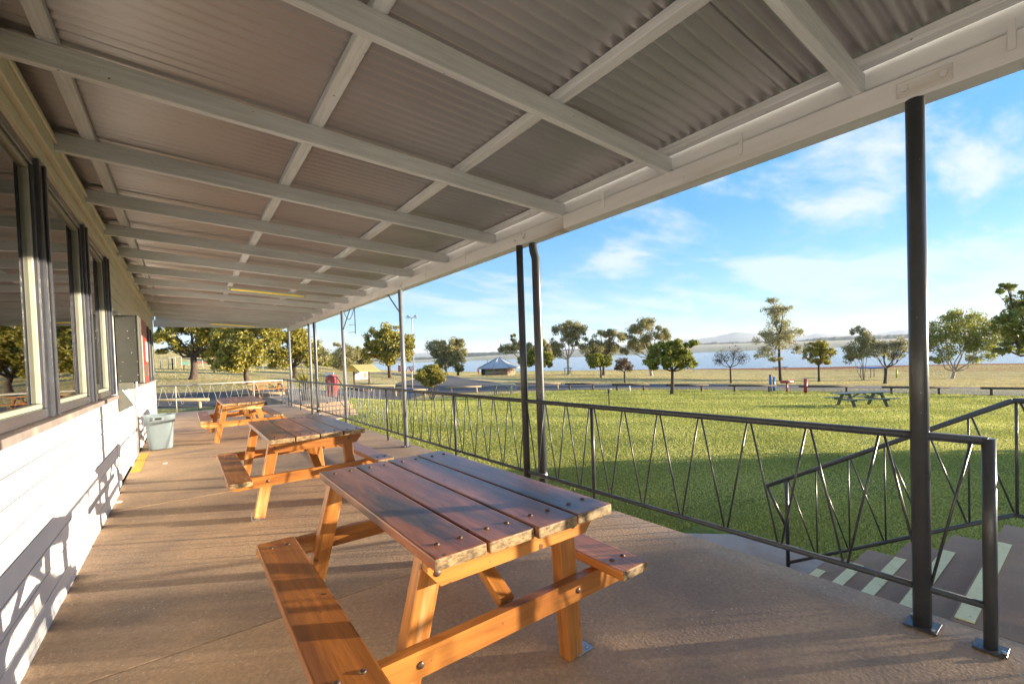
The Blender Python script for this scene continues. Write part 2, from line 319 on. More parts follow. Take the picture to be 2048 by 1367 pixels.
def cyl_mesh(ln, r, seg, mat, r2=None):
    key = (round(ln,4), round(r,4), seg, mat, r2)
    if key in CYLC: return CYLC[key]
    r2 = r if r2 is None else r2
    vs = []; fs = []
    for k in range(seg):
        a = 2*pi*k/seg; vs.append((-ln/2, r*cos(a), r*sin(a))); vs.append((ln/2, r2*cos(a), r2*sin(a)))
    for k in range(seg):
        i = 2*k; j = 2*((k+1) % seg); fs.append((i, j, j+1, i+1))
    fs.append(tuple(2*k for k in range(seg))[::-1]); fs.append(tuple(2*k+1 for k in range(seg)))
    me = bpy.data.meshes.new('tube'); me.from_pydata(vs, [], [f[::-1] for f in fs])
    me.polygons.foreach_set('use_smooth', [len(p.vertices) == 4 for p in me.polygons]); me.materials.append(MATS[mat]); CYLC[key] = me
    return me
def tube(name, p0, p1, r, mat, parent=None, seg=12, r2=None):
    mm, ln = frame_from(p0, p1)
    return mobj(name, cyl_mesh(ln, r, seg, mat, r2), mat, parent, mm)
class MB:
    """collects geometry into one mesh, world coordinates"""
    def __init__(s): s.v = []; s.f = []
    def add(s, vs, fs):
        n = len(s.v); s.v += [tuple(v) for v in vs]; s.f += [tuple(i+n for i in f) for f in fs]
    def box(s, a, b):
        x0,y0,z0 = a; x1,y1,z1 = b
        s.add([(x0,y0,z0),(x1,y0,z0),(x1,y1,z0),(x0,y1,z0),(x0,y0,z1),(x1,y0,z1),(x1,y1,z1),(x0,y1,z1)],
              [(3,2,1,0),(4,5,6,7),(0,1,5,4),(1,2,6,5),(2,3,7,6),(3,0,4,7)])
    def path(s, pts, rads, seg=8, cap=True):
        pts = [Vector(p) for p in pts]; n0 = len(s.v); prev = None
        for i, p in enumerate(pts):
            t = (pts[min(i+1,len(pts)-1)] - pts[max(i-1,0)]).normalized()
            a = Vector((0,0,1)) if abs(t.z) < .9 else Vector((1,0,0))
            if prev is not None: a = prev
            u = (a - t*a.dot(t)).normalized(); w = t.cross(u); prev = u
            r = rads[i] if hasattr(rads, '__len__') else rads
            for k in range(seg):
                an = 2*pi*k/seg; s.v.append(tuple(p + (u*cos(an)+w*sin(an))*r))
        for i in range(len(pts)-1):
            for k in range(seg):
                a = n0+i*seg+k; b = n0+i*seg+(k+1) % seg; s.f.append((a, b, b+seg, a+seg))
        if cap:
            s.f.append(tuple(n0+k for k in range(seg))[::-1]); m_ = n0+(len(pts)-1)*seg; s.f.append(tuple(m_+k for k in range(seg)))
    def build(s, name, mat, parent=None, smooth=False, origin=None):
        o = Vector(origin) if origin is not None else (Vector(WM[parent.name].translation) if parent is not None else Vector(s.v[0]))
        me = bpy.data.meshes.new(name); me.from_pydata([tuple(Vector(v)-o) for v in s.v], [], s.f); me.update()
        if smooth: me.polygons.foreach_set('use_smooth', [True]*len(me.polygons))
        return mobj(name, me, mat, parent, Matrix.Translation(o))
def np_mesh(name, verts, faces_n, mat, origin, attr=None, parent=None, smooth=False, attrname='tone'):
    """verts (N,3) grouped in consecutive polygons of faces_n verts"""
    verts = np.asarray(verts, dtype=np.float32) - np.asarray(origin, dtype=np.float32)
    n = len(verts); nf = n//faces_n
    me = bpy.data.meshes.new(name); me.vertices.add(n); me.vertices.foreach_set('co', verts.ravel())
    me.loops.add(n); me.loops.foreach_set('vertex_index', np.arange(n, dtype=np.int32))
    me.polygons.add(nf); me.polygons.foreach_set('loop_start', np.arange(0, n, faces_n, dtype=np.int32))
    if attr is not None:
        a = me.attributes.new(attrname, 'FLOAT', 'POINT'); a.data.foreach_set('value', np.asarray(attr, dtype=np.float32))
    me.update(calc_edges=True)
    return mobj(name, me, mat, parent, Matrix.Translation(Vector([float(c) for c in origin])))

# ------------------------------------------------------------------ terrain
WATER = -4.3
ctrl = [(3.2,-6,-.78),(3.2,0,-.74),(3.2,6,-.70),(3.2,11,-.55),(3.2,15,-.42),(-4,14,-.4),(-10,0,-.4),(5,2,-.74),(6,8,-.80),(4.5,18,-.42),(-1,20.5,-.42),(-8,22,-.35),
        (0,-25,-.6),(20,-20,-1.3),(60,-40,-2.5),(-40,0,.3),(-40,40,1.8),(-40,-40,0), (12,3,-1.0),(11,14,-.85),(8.5,21,-.75)]
for px in ((1700,814,22.8),(1008,789,33),(1195,779,36),(1860,787,30),(740,796,32),(400,817,21),(386,758,30),(495,768,27),(340,704,95),(420,712,85),(500,735,70),(600,733,90),(780,755,45),(1560,759,64),(1300,739,140),(1800,731,110),(2048,726,105),(1000,749,100),(897,751,75),(1000,742,150),(830,742,150),(770,743,170),(700,737,120),(600,737,160),(1650,765,50),(1900,757,62),(1090,765,48),(1100,747,80),(1450,748,90),(560,790,24),(470,777,25),(330,783,25)):
    ctrl.append(tuple(PD(*px)))
ctrl += [(160,180,-6.5),(200,60,-7),(180,-40,-6.5),(100,-80,-4),(60,190,-6),(95,210,-7),(0,240,9),(-60,160,9),(300,100,-9),(220,260,-9)]
ctrl = np.array(ctrl, float)
def _phi(r2): return np.where(r2 > 1e-9, r2*np.log(np.maximum(r2, 1e-9))*.5, 0)
_n = len(ctrl); _d2 = ((ctrl[:,None,:2]-ctrl[None,:,:2])**2).sum(2)
_A = np.zeros((_n+3, _n+3)); _A[:_n,:_n] = _phi(_d2/1e4) + np.eye(_n)*2e-4; _A[:_n,_n] = 1; _A[:_n,_n+1:] = ctrl[:,:2]/100; _A[_n,:_n] = 1; _A[_n+1:,:_n] = ctrl[:,:2].T/100
_w = np.linalg.solve(_A, np.concatenate([ctrl[:,2], [0,0,0]]))
def TZ(x, y):
    x = np.atleast_1d(np.asarray(x, float)); y = np.atleast_1d(np.asarray(y, float)); out = np.zeros(len(x))
    for i in range(0, len(x), 20000):
        X = np.stack([x[i:i+20000], y[i:i+20000]], 1)
        d2 = ((X[:,None,:]-ctrl[None,:,:2])**2).sum(2)/1e4
        out[i:i+20000] = _phi(d2)@_w[:_n] + _w[_n] + X@_w[_n+1:]/100
    r = np.hypot(x, y)
    far = np.clip((r-240)/160, 0, 1); out = out*(1-far) + far*np.where(y > x*6, 8.0, np.where(y > x*2.75, -1.0, -12.0))
    return np.clip(out, -14, 14)
def tz(x, y): return float(TZ(x, y)[0])
def HIT(x, y, dmin=4.0):
    """where the sight line of photo pixel (x,y) meets the terrain"""
    d = RAY(x, y); t = np.geomspace(dmin, 400, 900)
    P_ = CC[None,:] + d[None,:]*t[:,None]; g = P_[:,2] - TZ(P_[:,0], P_[:,1])
    k = np.argmax(g < 0)
    if g[k] >= 0: k = len(t)-1
    if k == 0: tt = t[0]
    else:
        a, b = g[k-1], g[k]; tt = t[k-1] + (t[k]-t[k-1])*a/(a-b)
    p = CC + d*tt; return Vector((p[0], p[1], tz(p[0], p[1]))), tt

def build_ground():
    na, nr = 300, 150
    ang = np.linspace(0, 2*pi, na, endpoint=False); rad = np.concatenate([[0.0], np.geomspace(.8, 420, nr-1)])
    Rr, Aa = np.meshgrid(rad, ang, indexing='ij'); x = (Rr*np.sin(Aa)).ravel(); y = (Rr*np.cos(Aa)).ravel(); z = TZ(x, y)
    # keep the soil below slab and buildings
    ins = (x > -9) & (x < 3.05) & (y > -7) & (y < 18.6); z = np.where(ins, np.minimum(z, -.5), z)
    idx = np.arange(nr*na).reshape(nr, na)
    f = np.stack([idx[:-1], np.roll(idx[:-1], -1, 1), np.roll(idx[1:], -1, 1), idx[1:]], -1).reshape(-1, 4)[:, ::-1]
    me = bpy.data.meshes.new('ground'); me.from_pydata(np.stack([x, y, z], 1).tolist(), [], f.tolist()); me.update()
    me.polygons.foreach_set('use_smooth', [True]*len(me.polygons))
    ca = me.color_attributes.new('zone', 'FLOAT_COLOR', 'POINT')
    dry = dryness(x, y)
    soil = np.clip((WATER+.75 - z)/.5, 0, 1)*np.clip((x-90)/25, .25, 1)
    ca.data.foreach_set('color', np.stack([dry, soil, 0*dry, 0*dry+1], 1).astype(np.float32).ravel())
    tag(mobj('ground', me, 'ground_cover'), 'grassy park ground sloping down to the lake', kind='structure')
ROADL = []   # near edge of the road in plan, filled below
def dryness(x, y):
    # beyond the road is dry grass, before it green lawn
    dep = x*_f[0] + y*_f[1]; lat = x*_r[0] + y*_r[1]
    edge = np.interp(lat, [-40,-15,-5,10,30,60], [14,18,30,36,33,30])
    return np.clip((dep-edge)/4, 0, 1)

def strip(name, near, far, mat, dz=.03, n=60, mcross=8, label=None):
    """road-like sheet draped on the terrain; near/far are lists of plan points"""
    def res(pts, k):
        pts = np.array(pts, float)[:, :2]; s = np.concatenate([[0], np.cumsum(np.hypot(*np.diff(pts, axis=0).T))]); t = np.linspace(0, s[-1], k)
        return np.stack([np.interp(t, s, pts[:,0]), np.interp(t, s, pts[:,1])], 1)
    a = res(near, n); b = res(far, n); u = np.linspace(0, 1, mcross)[None,:,None]
    g = a[:,None,:]*(1-u) + b[:,None,:]*u
    z = TZ(g[...,0].ravel(), g[...,1].ravel()) + dz
    v = np.concatenate([g.reshape(-1, 2), z[:,None]], 1); idx = np.arange(n*mcross).reshape(n, mcross)
    f = np.stack([idx[:-1,:-1], idx[1:,:-1], idx[1:,1:], idx[:-1,1:]], -1).reshape(-1, 4)
    me = bpy.data.meshes.new(name); me.from_pydata(v.tolist(), [], f.tolist()); me.update(); me.polygons.foreach_set('use_smooth', [True]*len(me.polygons))
    bm = bmesh.new(); bm.from_mesh(me); bmesh.ops.recalc_face_normals(bm, faces=bm.faces)
    if sum(fc.normal.z for fc in bm.faces) < 0: bmesh.ops.reverse_faces(bm, faces=bm.faces)
    bm.to_mesh(me); bm.free()
    return tag(mobj(name, me, mat), label, kind='structure')
build_ground()
H2 = lambda *p: tuple(HIT(*p)[0][:2])
road_near = [H2(250,826), H2(311,815), H2(430,812), H2(560,808), H2(700,797), H2(860,787), H2(1000,782), H2(1200,779), H2(1400,779), H2(1600,782), H2(1800,786), H2(2048,792), H2(2300,800)]
road_far = [H2(250,790), H2(311,787), H2(430,785), H2(560,780), H2(700,774), H2(860,771), H2(1000,768.5), H2(1200,768), H2(1400,768.5), H2(1600,770), H2(1800,772.5), H2(2048,776), H2(2300,781)]
strip('road', road_near, road_far, 'asphalt', .035, 140, 8, 'dark asphalt road crossing the park behind the log rails')
strip('side_road', [H2(790,772), H2(800,765), H2(840,757), H2(790,749), H2(740,745.5)], [H2(1010,769.5), H2(985,764), H2(925,757), H2(850,748.5), H2(775,744)], 'asphalt', .05, 60, 8, 'asphalt side road leading off towards the lake')

wm_ = MB(); nn = 64
wm_.v = [(0,0,0)] + [(9000*cos(2*pi*k/nn), 9000*sin(2*pi*k/nn), 0) for k in range(nn)]
wm_.f = [(0, k+1, (k+1) % nn+1) for k in range(nn)]
me = bpy.data.meshes.new('lake_water'); me.from_pydata(wm_.v, [], wm_.f); 
tag(mobj('lake_water', me, 'lake_water', None, Matrix.Translation((0,0,WATER))), 'wide calm pale blue lake', kind='structure')

def ridge(name, prof, D, dD, mat, jag, label, base=None, n=220, seed=1):
    """long raised bank: profile of photo heights at depth D, a few hundred metres thick"""
    rr = np.random.default_rng(seed); xs = np.array([p[0] for p in prof]); ys = np.array([p[1] for p in prof])
    t = np.linspace(xs[0], xs[-1], n); y = np.interp(t, xs, ys)
    vs = []
    k1 = np.convolve(rr.normal(0, 1, n+8), np.ones(3)/3, 'same')[4:-4]; k2 = rr.normal(0, 1, n)
    for i in range(n):
        top = PD(t[i], y[i], D+dD*.35); h = top[2] + jag*(.7*k1[i]+.5*k2[i]); zb = WATER-1
        a = PD(t[i], y[i], D); b = PD(t[i], y[i], D+dD)
        vs += [(a[0], a[1], zb), (a[0]*.9+top[0]*.1, a[1]*.9+top[1]*.1, max(zb+.5, zb+(h-zb)*.55)), (top[0], top[1], h), (b[0], b[1], zb)]
    fs = []
    for i in range(n-1):
        for k in range(3): fs.append((4*i+k, 4*i+k+1, 4*i+5+k, 4*i+4+k))
    mb = MB(); mb.v = vs; mb.f = fs
    return tag(mb.build(name, mat, smooth=True), label, kind='structure')
ridge('far_hills', [(500,715),(860,705),(1000,704),(1200,694),(1300,686),(1393,677),(1425,674),(1450,668),(1470,664.5),(1500,666),(1540,672),(1600,671),(1646,665.5),(1702,671),(1757,665),(1813,659),(1860,662),(1950,664),(2048,658),(2300,652)], 9000, 2500, 'hill_far', 6, 'low blue hills far beyond the lake', seed=3)
ridge('far_bank', [(700,724),(830,720),(930,714),(1030,707.5),(1163,699.5),(1280,694),(1393,689.5),(1514,685.5),(1657,681),(1821,676),(2048,671),(2300,664)], 2300, 700, 'bank_sand', 1.0, 'pale sandy far bank of the lake', seed=4)
ridge('far_treeline', [(700,719),(830,715),(870,712),(930,706),(1000,703),(1030,702),(1163,698),(1280,693),(1393,686),(1514,682),(1600,680),(1657,674),(1740,671),(1821,668),(2048,664),(2300,655)], 2700, 500, 'bank_trees', 3.4, 'dark line of trees along the far bank', n=700, seed=5)

# ------------------------------------------------------------------ veranda floor
JY = [-6.95, -3.70, -0.45, 2.80, 6.05, 9.30, 12.55, 15.80, 18.60]
vf = thing('veranda_floor', 'brown concrete veranda floor with straight control joints', None, (0,0,0)); vf['kind'] = 'structure'
for a, b in zip(JY[:-1], JY[1:]):
    for (x0, x1) in ((-.69, 3.10),) if b < 16.5 else ((-3.2, 3.10),):
        bx('floor_slab', (x0, a+.005, -.78), (x1, b-.005, 0), 'slab_concrete', vf, .006)
bx('joint_filler', (-.68, -6.9, -.7), (3.07, 18.5, -.012), 'black_gap', vf)
# landing and steps near the camera
st = thing('entry_steps', 'brown concrete steps with pale yellow nosing stripes beside the near railing', 'steps', (4, 1, -.7))
SY = [.50, .78, 1.06, 1.34, 1.62]
bx('landing', (3.103, -4.0, -.78), (5.05, SY[0], 0.0), 'step_concrete', st, .006)
prev = SY[0]
for i, yy in enumerate(SY[1:]):
    bx('step', (3.103, prev+.002, -.78), (5.0-.01*i, yy, -.15*(i+1)), 'step_concrete', st, .006); prev = yy
for i, yy in enumerate(SY):
    bx('nosing_stripe', (3.14, yy-.085, -.15*i+.002), (4.56, yy-.012, -.15*i+.006), 'nosing_paint', st)
# path
def slab_poly(name, pts, z0, z1, mat, label, parent=None):
    n = len(pts); mb = MB(); mb.v = [(x, y, z1) for x, y in pts] + [(x, y, z0) for x, y in pts]
    mb.f = [tuple(range(n))] + [(i, i+n, (i+1) % n+n, (i+1) % n) for i in range(n)]
    me = bpy.data.meshes.new(name); o = Vector((pts[0][0], pts[0][1], 0)); me.from_pydata([tuple(Vector(v)-o) for v in mb.v], [], mb.f)
    bm = bmesh.new(); bm.from_mesh(me); bmesh.ops.recalc_face_normals(bm, faces=bm.faces); bm.to_mesh(me); bm.free()
    ob = mobj(name, me, mat, parent, Matrix.Translation(o)); 
    if parent is None: tag(ob, label, kind='structure')
    return ob
fp = thing('footpath', 'worn concrete footpath at the foot of the near steps', None, (4,2.5,-.7)); fp['kind'] = 'structure'
slab_poly('path_slab', [(3.103,1.62),(5.05,1.62),(5.15,2.0),(5.02,2.55),(4.62,2.95)] + [(3.103,3.0)], -.9, -.69, 'path_concrete', '', fp)
slab_poly('path_slab', [(3.103,3.015),(4.60,2.965),(4.40,3.25),(3.9,3.52),(3.5,3.62),(3.103,3.63)], -.9, -.695, 'path_concrete', '', fp)
# far apron and mirrored steps
fs_ = thing('far_steps', 'orange brown concrete steps at the far end of the veranda', 'steps', (4, 16, -.4))
bx('landing', (3.103, 17.6, -.6), (5.1, 24.0, 0-.002), 'slab_concrete', fs_, .006)
for i in range(3):
    bx('step', (3.103, 17.6-.34*(i+1), -.6), (5.1, 17.598-.34*i, -.14*(i+1)), 'slab_concrete', fs_, .006)
    bx('step_edge', (3.2, 17.6-.34*i-.010, -.14*i+.001), (4.5, 17.6-.34*i+.025, -.14*i+.005), 'black_gap', fs_)
sp_ = slab_poly('far_path', [(3.103,15.2),(4.0,15.4),(4.6,16.0),(4.7,16.57),(3.103,16.57)], -.8, -.40, 'slab_concrete', 'concrete path at the foot of the far steps')

# ------------------------------------------------------------------ building
WX = -.69
bd = thing('club_building', 'long white weatherboard building with dark framed windows along the veranda', 'building', (-2, 6, 0))
BY0, BY1 = -6.5, 16.3
# lower weatherboards, near part
BH = .135
for k in range(8):
    z0 = .02 + k*BH; z1 = z0+BH-.014
    mb = MB(); y0, y1 = BY0, 6.93
    prof = [(WX-.008, z1+.003), (WX+.012, z1+.003), (WX+.014, z0), (WX-.008, z0)]
    mb.v = [(x, y0, z) for x, z in prof] + [(x, y1, z) for x, z in prof]
    mb.f = [(0,1,2,3), (7,6,5,4)] + [(i, i+4, (i+1) % 4+4, (i+1) % 4) for i in range(4)]
    mb.build('weatherboard', 'white_paint_board', bd, origin=(WX, 3, z0))
for k in range(8):   # metal end caps, black blocks painted in as shadow in the notches
    z0 = .02 + k*BH
    bx('board_end_cap', (WX+.006, 6.935, z0+.02), (WX+.020, 6.965, z0+BH-.02), 'white_paint_board', bd)
    bx('notch_shade', (WX+.003, 6.93, z0-.018), (WX+.014, 6.975, z0+.018), 'black_gap', bd)
bx('wall_core', (WX-.14, BY0, 0), (WX-.012, 6.93, 1.10), 'sill_paint', bd)
bx('base_board', (WX-.01, BY0, 0.0), (WX+.018, 6.93, .03), 'white_paint_board', bd)
# panels beyond (flat white sheets, doors)
py = [6.97, 7.45, 8.71, 9.66, 10.76, 11.35, 12.9, 14.4, BY1]
for i, (a, b) in enumerate(zip(py[:-1], py[1:])):
    bx('wall_panel', (WX-.14, a+.004, 0), (WX-.004-(.02 if i % 2 else 0), b-.004, 1.13 if b > 11.3 else 2.20), 'white_paint_board', bd, .003)
bx('door_jamb', (WX-.004, 8.69, 0), (WX+.02, 8.73, 2.2), 'white_paint_board', bd, .003)
bx('door_jamb', (WX-.004, 9.645, 0), (WX+.022, 9.685, 2.2), 'sill_paint', bd, .003)
# cream weatherboards over them
for k in range(5):
    z0 = 2.20+k*.145
    mb = MB(); prof = [(WX-.006, z0+.155), (WX+.002, z0+.155), (WX+.020, z0), (WX-.010, z0)]
    mb.v = [(x, 7.0, z) for x, z in prof] + [(x, 11.35, z) for x, z in prof]
    mb.f = [(0,1,2,3), (7,6,5,4)] + [(i, i+4, (i+1) % 4+4, (i+1) % 4) for i in range(4)]
    mb.build('upper_weatherboard', 'cream_paint', bd, origin=(WX, 8, z0))
bx('wall_core_upper', (WX-.14, 6.97, 2.2), (WX-.012, 11.35, 3.0), 'cream_paint', bd)
# head trims and ledger
bx('head_board', (WX-.12, BY0, 2.745), (WX+.012, 6.97, 2.86), 'cream_paint', bd, .004)
bx('head_board', (WX-.12, 11.352, 2.50), (WX+.012, BY1, 2.86), 'cream_paint', bd, .004)
bx('wall_plate', (WX-.12, BY0, 2.863), (WX+.05, BY1, 3.01), 'cream_paint', bd, .005)
bx('upper_wall', (WX-.5, BY0, 3.012), (WX-.13, BY1, 3.35), 'cream_paint', bd)
bx('cover_strip', (WX+.0125, BY0, 2.75), (WX+.028, 6.97, 2.785), 'cream_paint', bd, .002)
bx('cover_strip', (WX+.0505, BY0, 2.965), (WX+.066, BY1, 3.00), 'cream_paint', bd, .003)
# sill
for (a, b) in ((BY0, 3.95), (3.955, 6.95)):
    bx('window_sill', (WX-.10, a, 1.105), (WX+.055, b, 1.150), 'sill_paint', bd, .006)
bx('window_sill', (WX-.10, 11.30, 1.135), (WX+.05, BY1, 1.175), 'sill_paint', bd, .006)
# windows
def window(y0, y1, z0=1.155, z1=2.74, depth=.022, inner=True, mull=None):
    w = bpy.data.objects.new('window', None); COL.objects.link(w); w.empty_display_size = .1
    _place(w, bd, Matrix.Translation((WX, (y0+y1)/2, z0)))
    fr = .055
    def fm(n, a, b, mt='window_frame_paint', bev=.004): return bx(n, a, b, mt, w, bev)
    xo, xi = WX+.006, WX-depth-.05
    fm('frame', (xi, y0, z1-.06), (xo, y1, z1)); fm('frame', (xi, y0, z0), (xo, y1, z0+.06))
    fm('frame', (xi, y0, z0+.061), (xo, y0+fr, z1-.061)); fm('frame', (xi, y1-fr, z0+.061), (xo, y1, z1-.061))
    # second, recessed pale sash
    s = .030; xs0, xs1 = WX-depth-.03, WX-depth+.012
    for (a, b) in ((y0+fr+.001, y1-fr-.001),):
        fm('sash', (xs0, a, z1-.06-s), (xs1, b, z1-.0615), 'pale_frame', .003); fm('sash', (xs0, a, z0+.0615), (xs1, b, z0+.06+s), 'pale_frame', .003)
        fm('sash', (xs0, a, z0+.062+s), (xs1, a+s, z1-.062-s), 'pale_frame', .003); fm('sash', (xs0, b-s, z0+.062+s), (xs1, b, z1-.062-s), 'pale_frame', .003)
        if mull: 
            fm('sash', (xs0, mull-.03, z0+.062+s), (xs1+.02, mull+.03, z1-.062-s), 'window_frame_paint', .003)
    xg = WX-depth-.008
    bx('glass', (xg-.004, y0+fr+s-.004, z0+.058+s), (xg, y1-fr-s+.004, z1-.058-s), 'window_glass', w)
for a, b, mu in ((-6.4, -3.0, None), (-2.95, .35, None), (.45, 3.90, 2.2), (4.10, 5.42, None), (5.56, 6.82, None)):
    window(a, b, mull=mu)
for a, b in ((.35, .45), (3.90, 4.10), (5.42, 5.56), (6.82, 6.97)):
    bx('window_post', (WX-.13, a+.001, 1.156), (WX+.026, b-.001, 2.742), 'window_frame_paint', bd, .010)
    bx('post_cover', (WX+.0265, (a+b)/2-.022, 1.16), (WX+.040, (a+b)/2+.022, 2.73), 'window_frame_paint', bd, .007)
for a, b in ((11.40,12.78),(12.85,13.85),(13.92,14.92),(14.99,16.2)):
    window(a, b, 1.178, 2.498, depth=.022)
bx('window_post', (WX-.13, 12.785, 1.18), (WX+.03, 12.845, 2.498), 'window_frame_paint', bd, .004)
bx('window_post', (WX-.13, 13.855, 1.18), (WX+.03, 13.915, 2.498), 'window_frame_paint', bd, .004)
bx('window_post', (WX-.13, 14.925, 1.18), (WX+.03, 14.985, 2.498), 'window_frame_paint', bd, .004)
# interior shell
bx('room_back_wall', (-6.2, BY0, 0), (-6.0, BY1, 3.3), 'room_wall', bd)
bx('room_floor', (-6.0, BY0, .0), (WX-.15, BY1, .05), 'room_wall', bd)
bx('room_ceiling', (-6.0, BY0, 2.95), (WX-.15, BY1, 3.0), 'room_wall', bd)
bx('end_wall', (-6.2, BY1+.002, 0), (WX-.004, BY1+.15, 3.35), 'white_paint_board', bd, .004)
bx('end_wall', (-6.2, BY0-.15, 0), (WX-.004, BY0-.002, 3.35), 'white_paint_board', bd, .004)
bx('room_counter', (-3.6, 2.0, .05), (-2.9, 6.0, 1.05), 'room_red', bd, .01)
bx('room_screen', (-4.6, 7.0, .05), (-4.5, 10.0, 2.0), 'room_red', bd, .01)
bx('main_roof', (-6.4, BY0-.2, 3.36), (WX-.51, BY1+.2, 3.50), 'roof_steel', bd)

# ------------------------------------------------------------------ veranda roof
RS = .052
def rz(x): return 2.92 - RS*(x+.6)      # underside of rafters
RY0, RY1 = -5.0, 16.95
vr = thing('veranda_roof', 'long low veranda roof of corrugated steel on pale timber rafters', 'roof', (1, 6, 2.8))
raf = [.79+1.15*k for k in range(-5, 15)]
for y in raf:
    jit = R.uniform(-.01, .01)
    bar('rafter', (WX+.052, y+jit, rz(WX+.05)+.06), (2.955, y-jit, rz(2.955)+.06), .045, .118, 'ceiling_timber', vr, .003)
    bar('rafter_block', (WX+.07, y+.05, rz(WX)+.09), (WX+.19, y+.05, rz(WX)+.085), .05, .05, 'ceiling_timber', vr, .003)
def purlin(x, y0, y1): bar('purlin', (x, y0, rz(x)+.146), (x, y1, rz(x)+.146), .075, .05, 'ceiling_timber', vr, .003)
for x in (-.47, .76, 1.84, 2.90):
    purlin(x, RY0, 3.1+.4*x/3); purlin(x, 3.103+.4*x/3, 9.0); purlin(x, 9.003, RY1)
def roof_sheet(y0, n, zoff):
    per = .076; amp = .0175; seg = 8; ny = n*seg+1
    xs = [WX-.5, .3, 1.3, 2.2, 3.04]
    vs = []; fs = []
    for j in range(ny):
        y = j*per/seg
        for x in xs: vs.append((x, y, rz(x)+.1715+amp+amp*cos(2*pi*y/per)+zoff))
    m_ = len(xs)
    for j in range(ny-1):
        for i in range(m_-1): fs.append((j*m_+i, j*m_+i+1, (j+1)*m_+i+1, (j+1)*m_+i))
    return vs, fs
sheet_me = []
for zo in (0, .0045):
    vs, fs = roof_sheet(0, 11, zo); me = bpy.data.meshes.new('roof_sheet'); me.from_pydata(vs, [], fs); me.update(); me.materials.append(MATS['roof_steel']); me.polygons.foreach_set('use_smooth', [True]*len(me.polygons)); sheet_me.append(me)
k = 0; y = RY0
while y < RY1:
    mobj('roof_sheet', sheet_me[k % 2], 'roof_steel', vr, Matrix.Translation((0, y, 0))); y += .76; k += 1
# eave beam, drop pieces, gutter
for a, b in ((RY0, -1.4), (-1.397, 3.05), (3.053, 8.4), (8.403, 13.2), (13.203, RY1)):
    bx('eave_beam', (2.905, a, 2.612), (2.955, b, 2.738), 'beam_timber', vr, .003)
bx('eave_strip', (2.957, RY0, 2.640), (2.985, RY1, 2.880), 'beam_timber', vr, .003)
mb = MB(); gp = [(2.988,2.80),(2.988,2.655),(3.0,2.632),(3.085,2.632),(3.10,2.65),(3.10,2.77),(3.093,2.77),(3.093,2.655),(3.082,2.640),(3.004,2.640),(2.995,2.66),(2.995,2.80)]
for yy in (RY0, RY1): mb.v += [(x, yy, z) for x, z in gp]
n = len(gp); mb.f = [tuple(range(n))[::-1], tuple(range(n, 2*n))] + [(i, (i+1) % n, (i+1) % n+n, i+n) for i in range(n)]
mb.build('gutter', 'beam_timber', vr, origin=(3.04, 5, 2.7))
bx('beam_splice', (2.897, 1.80, 2.615), (2.904, 2.4, 2.665), 'beam_timber', vr, .001)
yy = -.2
for yy in [.25+1.15*k for k in range(-2, 14)]:
    bx('tie_strap', (2.898, yy-.012, 2.66), (2.9035, yy+.012, 2.79), 'beam_timber', vr)
bx('fascia_end', (WX, RY1+.002, 2.72), (3.0, RY1+.03, 2.93), 'ceiling_timber', vr, .003)

# lights on the ceiling
for i, (y, lab) in enumerate(((9.31, 'nearer yellow fluorescent tube light under the veranda rafters'), (16.75, 'farther yellow fluorescent tube light at the far end of the veranda ceiling'))):
    t = thing('tube_light', lab, 'light fitting', (1.3, y, 2.75), 'fluorescent lights under the veranda roof')
    z0, z1 = rz(.68)-.012, rz(1.95)-.012
    bar('light_body', (.68, y, z0), (1.95, y, z1), .06, .022, 'tube_body', t, .004)
    tube('tube', (.72, y-.01, z0-.026), (1.91, y-.01, z1-.026), .014, 'tube_yellow', t)
    for xx, zq in ((.70, z0), (1.93, z1)): bar('end_cap', (xx-.012, y-.01, zq-.024), (xx+.012, y-.01, zq-.024), .034, .034, 'tube_body', t, .003)

# ------------------------------------------------------------------ posts
PYS = [.57, 3.76, 7.02, 10.40, 13.75, 16.80]
PLAB = ['thick dark steel veranda post standing nearest the steps', 'dark steel veranda post next to the nearer downpipe', 'steel veranda post with a single slanting brace at its top',
        'steel veranda post with a brace and wire hanger at its top', 'steel veranda post beside the farther downpipe', 'last steel veranda post at the far end of the roof']
for i, (y, lab) in enumerate(zip(PYS, PLAB)):
    px_ = 2.93
    t = thing('veranda_post', lab, 'post', (px_, y, 0), 'steel posts along the veranda edge')
    tube('shaft', (px_, y, .008), (px_, y, 2.612), .037, 'charcoal_paint' if i < 2 else 'sunlit_charcoal', t, 24)  # far posts take the paler colour that stands in for sun on their sides
    pl = bar('base_plate', (px_-.062, y, .007), (px_+.062, y, .007), .125, .012, 'charcoal_paint', t, .002)
    for dx, dy in ((-.047,-.047),(.047,.047)): tube('bolt', (px_+dx, y+dy, .013), (px_+dx, y+dy, .026), .008, 'galvanised', t, 8)
    tp = bx('top_plate', (2.895, y-.14, 2.63), (2.903, y+.06, 2.705), 'beam_timber', t, .002)
    for dy in (-.11, .03): tube('plate_bolt', (2.894, y+dy, 2.667), (2.882, y+dy, 2.667), .013, 'beam_timber', t, 10)
    if i in (2, 3):
        tube('brace', (px_, y+.02, 2.22), (px_, y-(-.42), 2.61) if False else (px_, y+.55, 2.61), .011, 'charcoal_paint', t, 8) if i == 2 else tube('brace', (px_, y-.03, 2.2), (px_, y-.62, 2.61), .011, 'charcoal_paint', t, 8)
hang = thing('wire_hanger', 'thin bent wire hanger dangling under the eave near the braced post', 'hanger', (2.95, 9.4, 2.6))
mb = MB(); mb.path([(2.95,9.55,2.61),(2.95,9.54,2.2),(2.95,9.56,2.05)], .010, 6); mb.build('hanger_rod', 'charcoal_paint', hang)
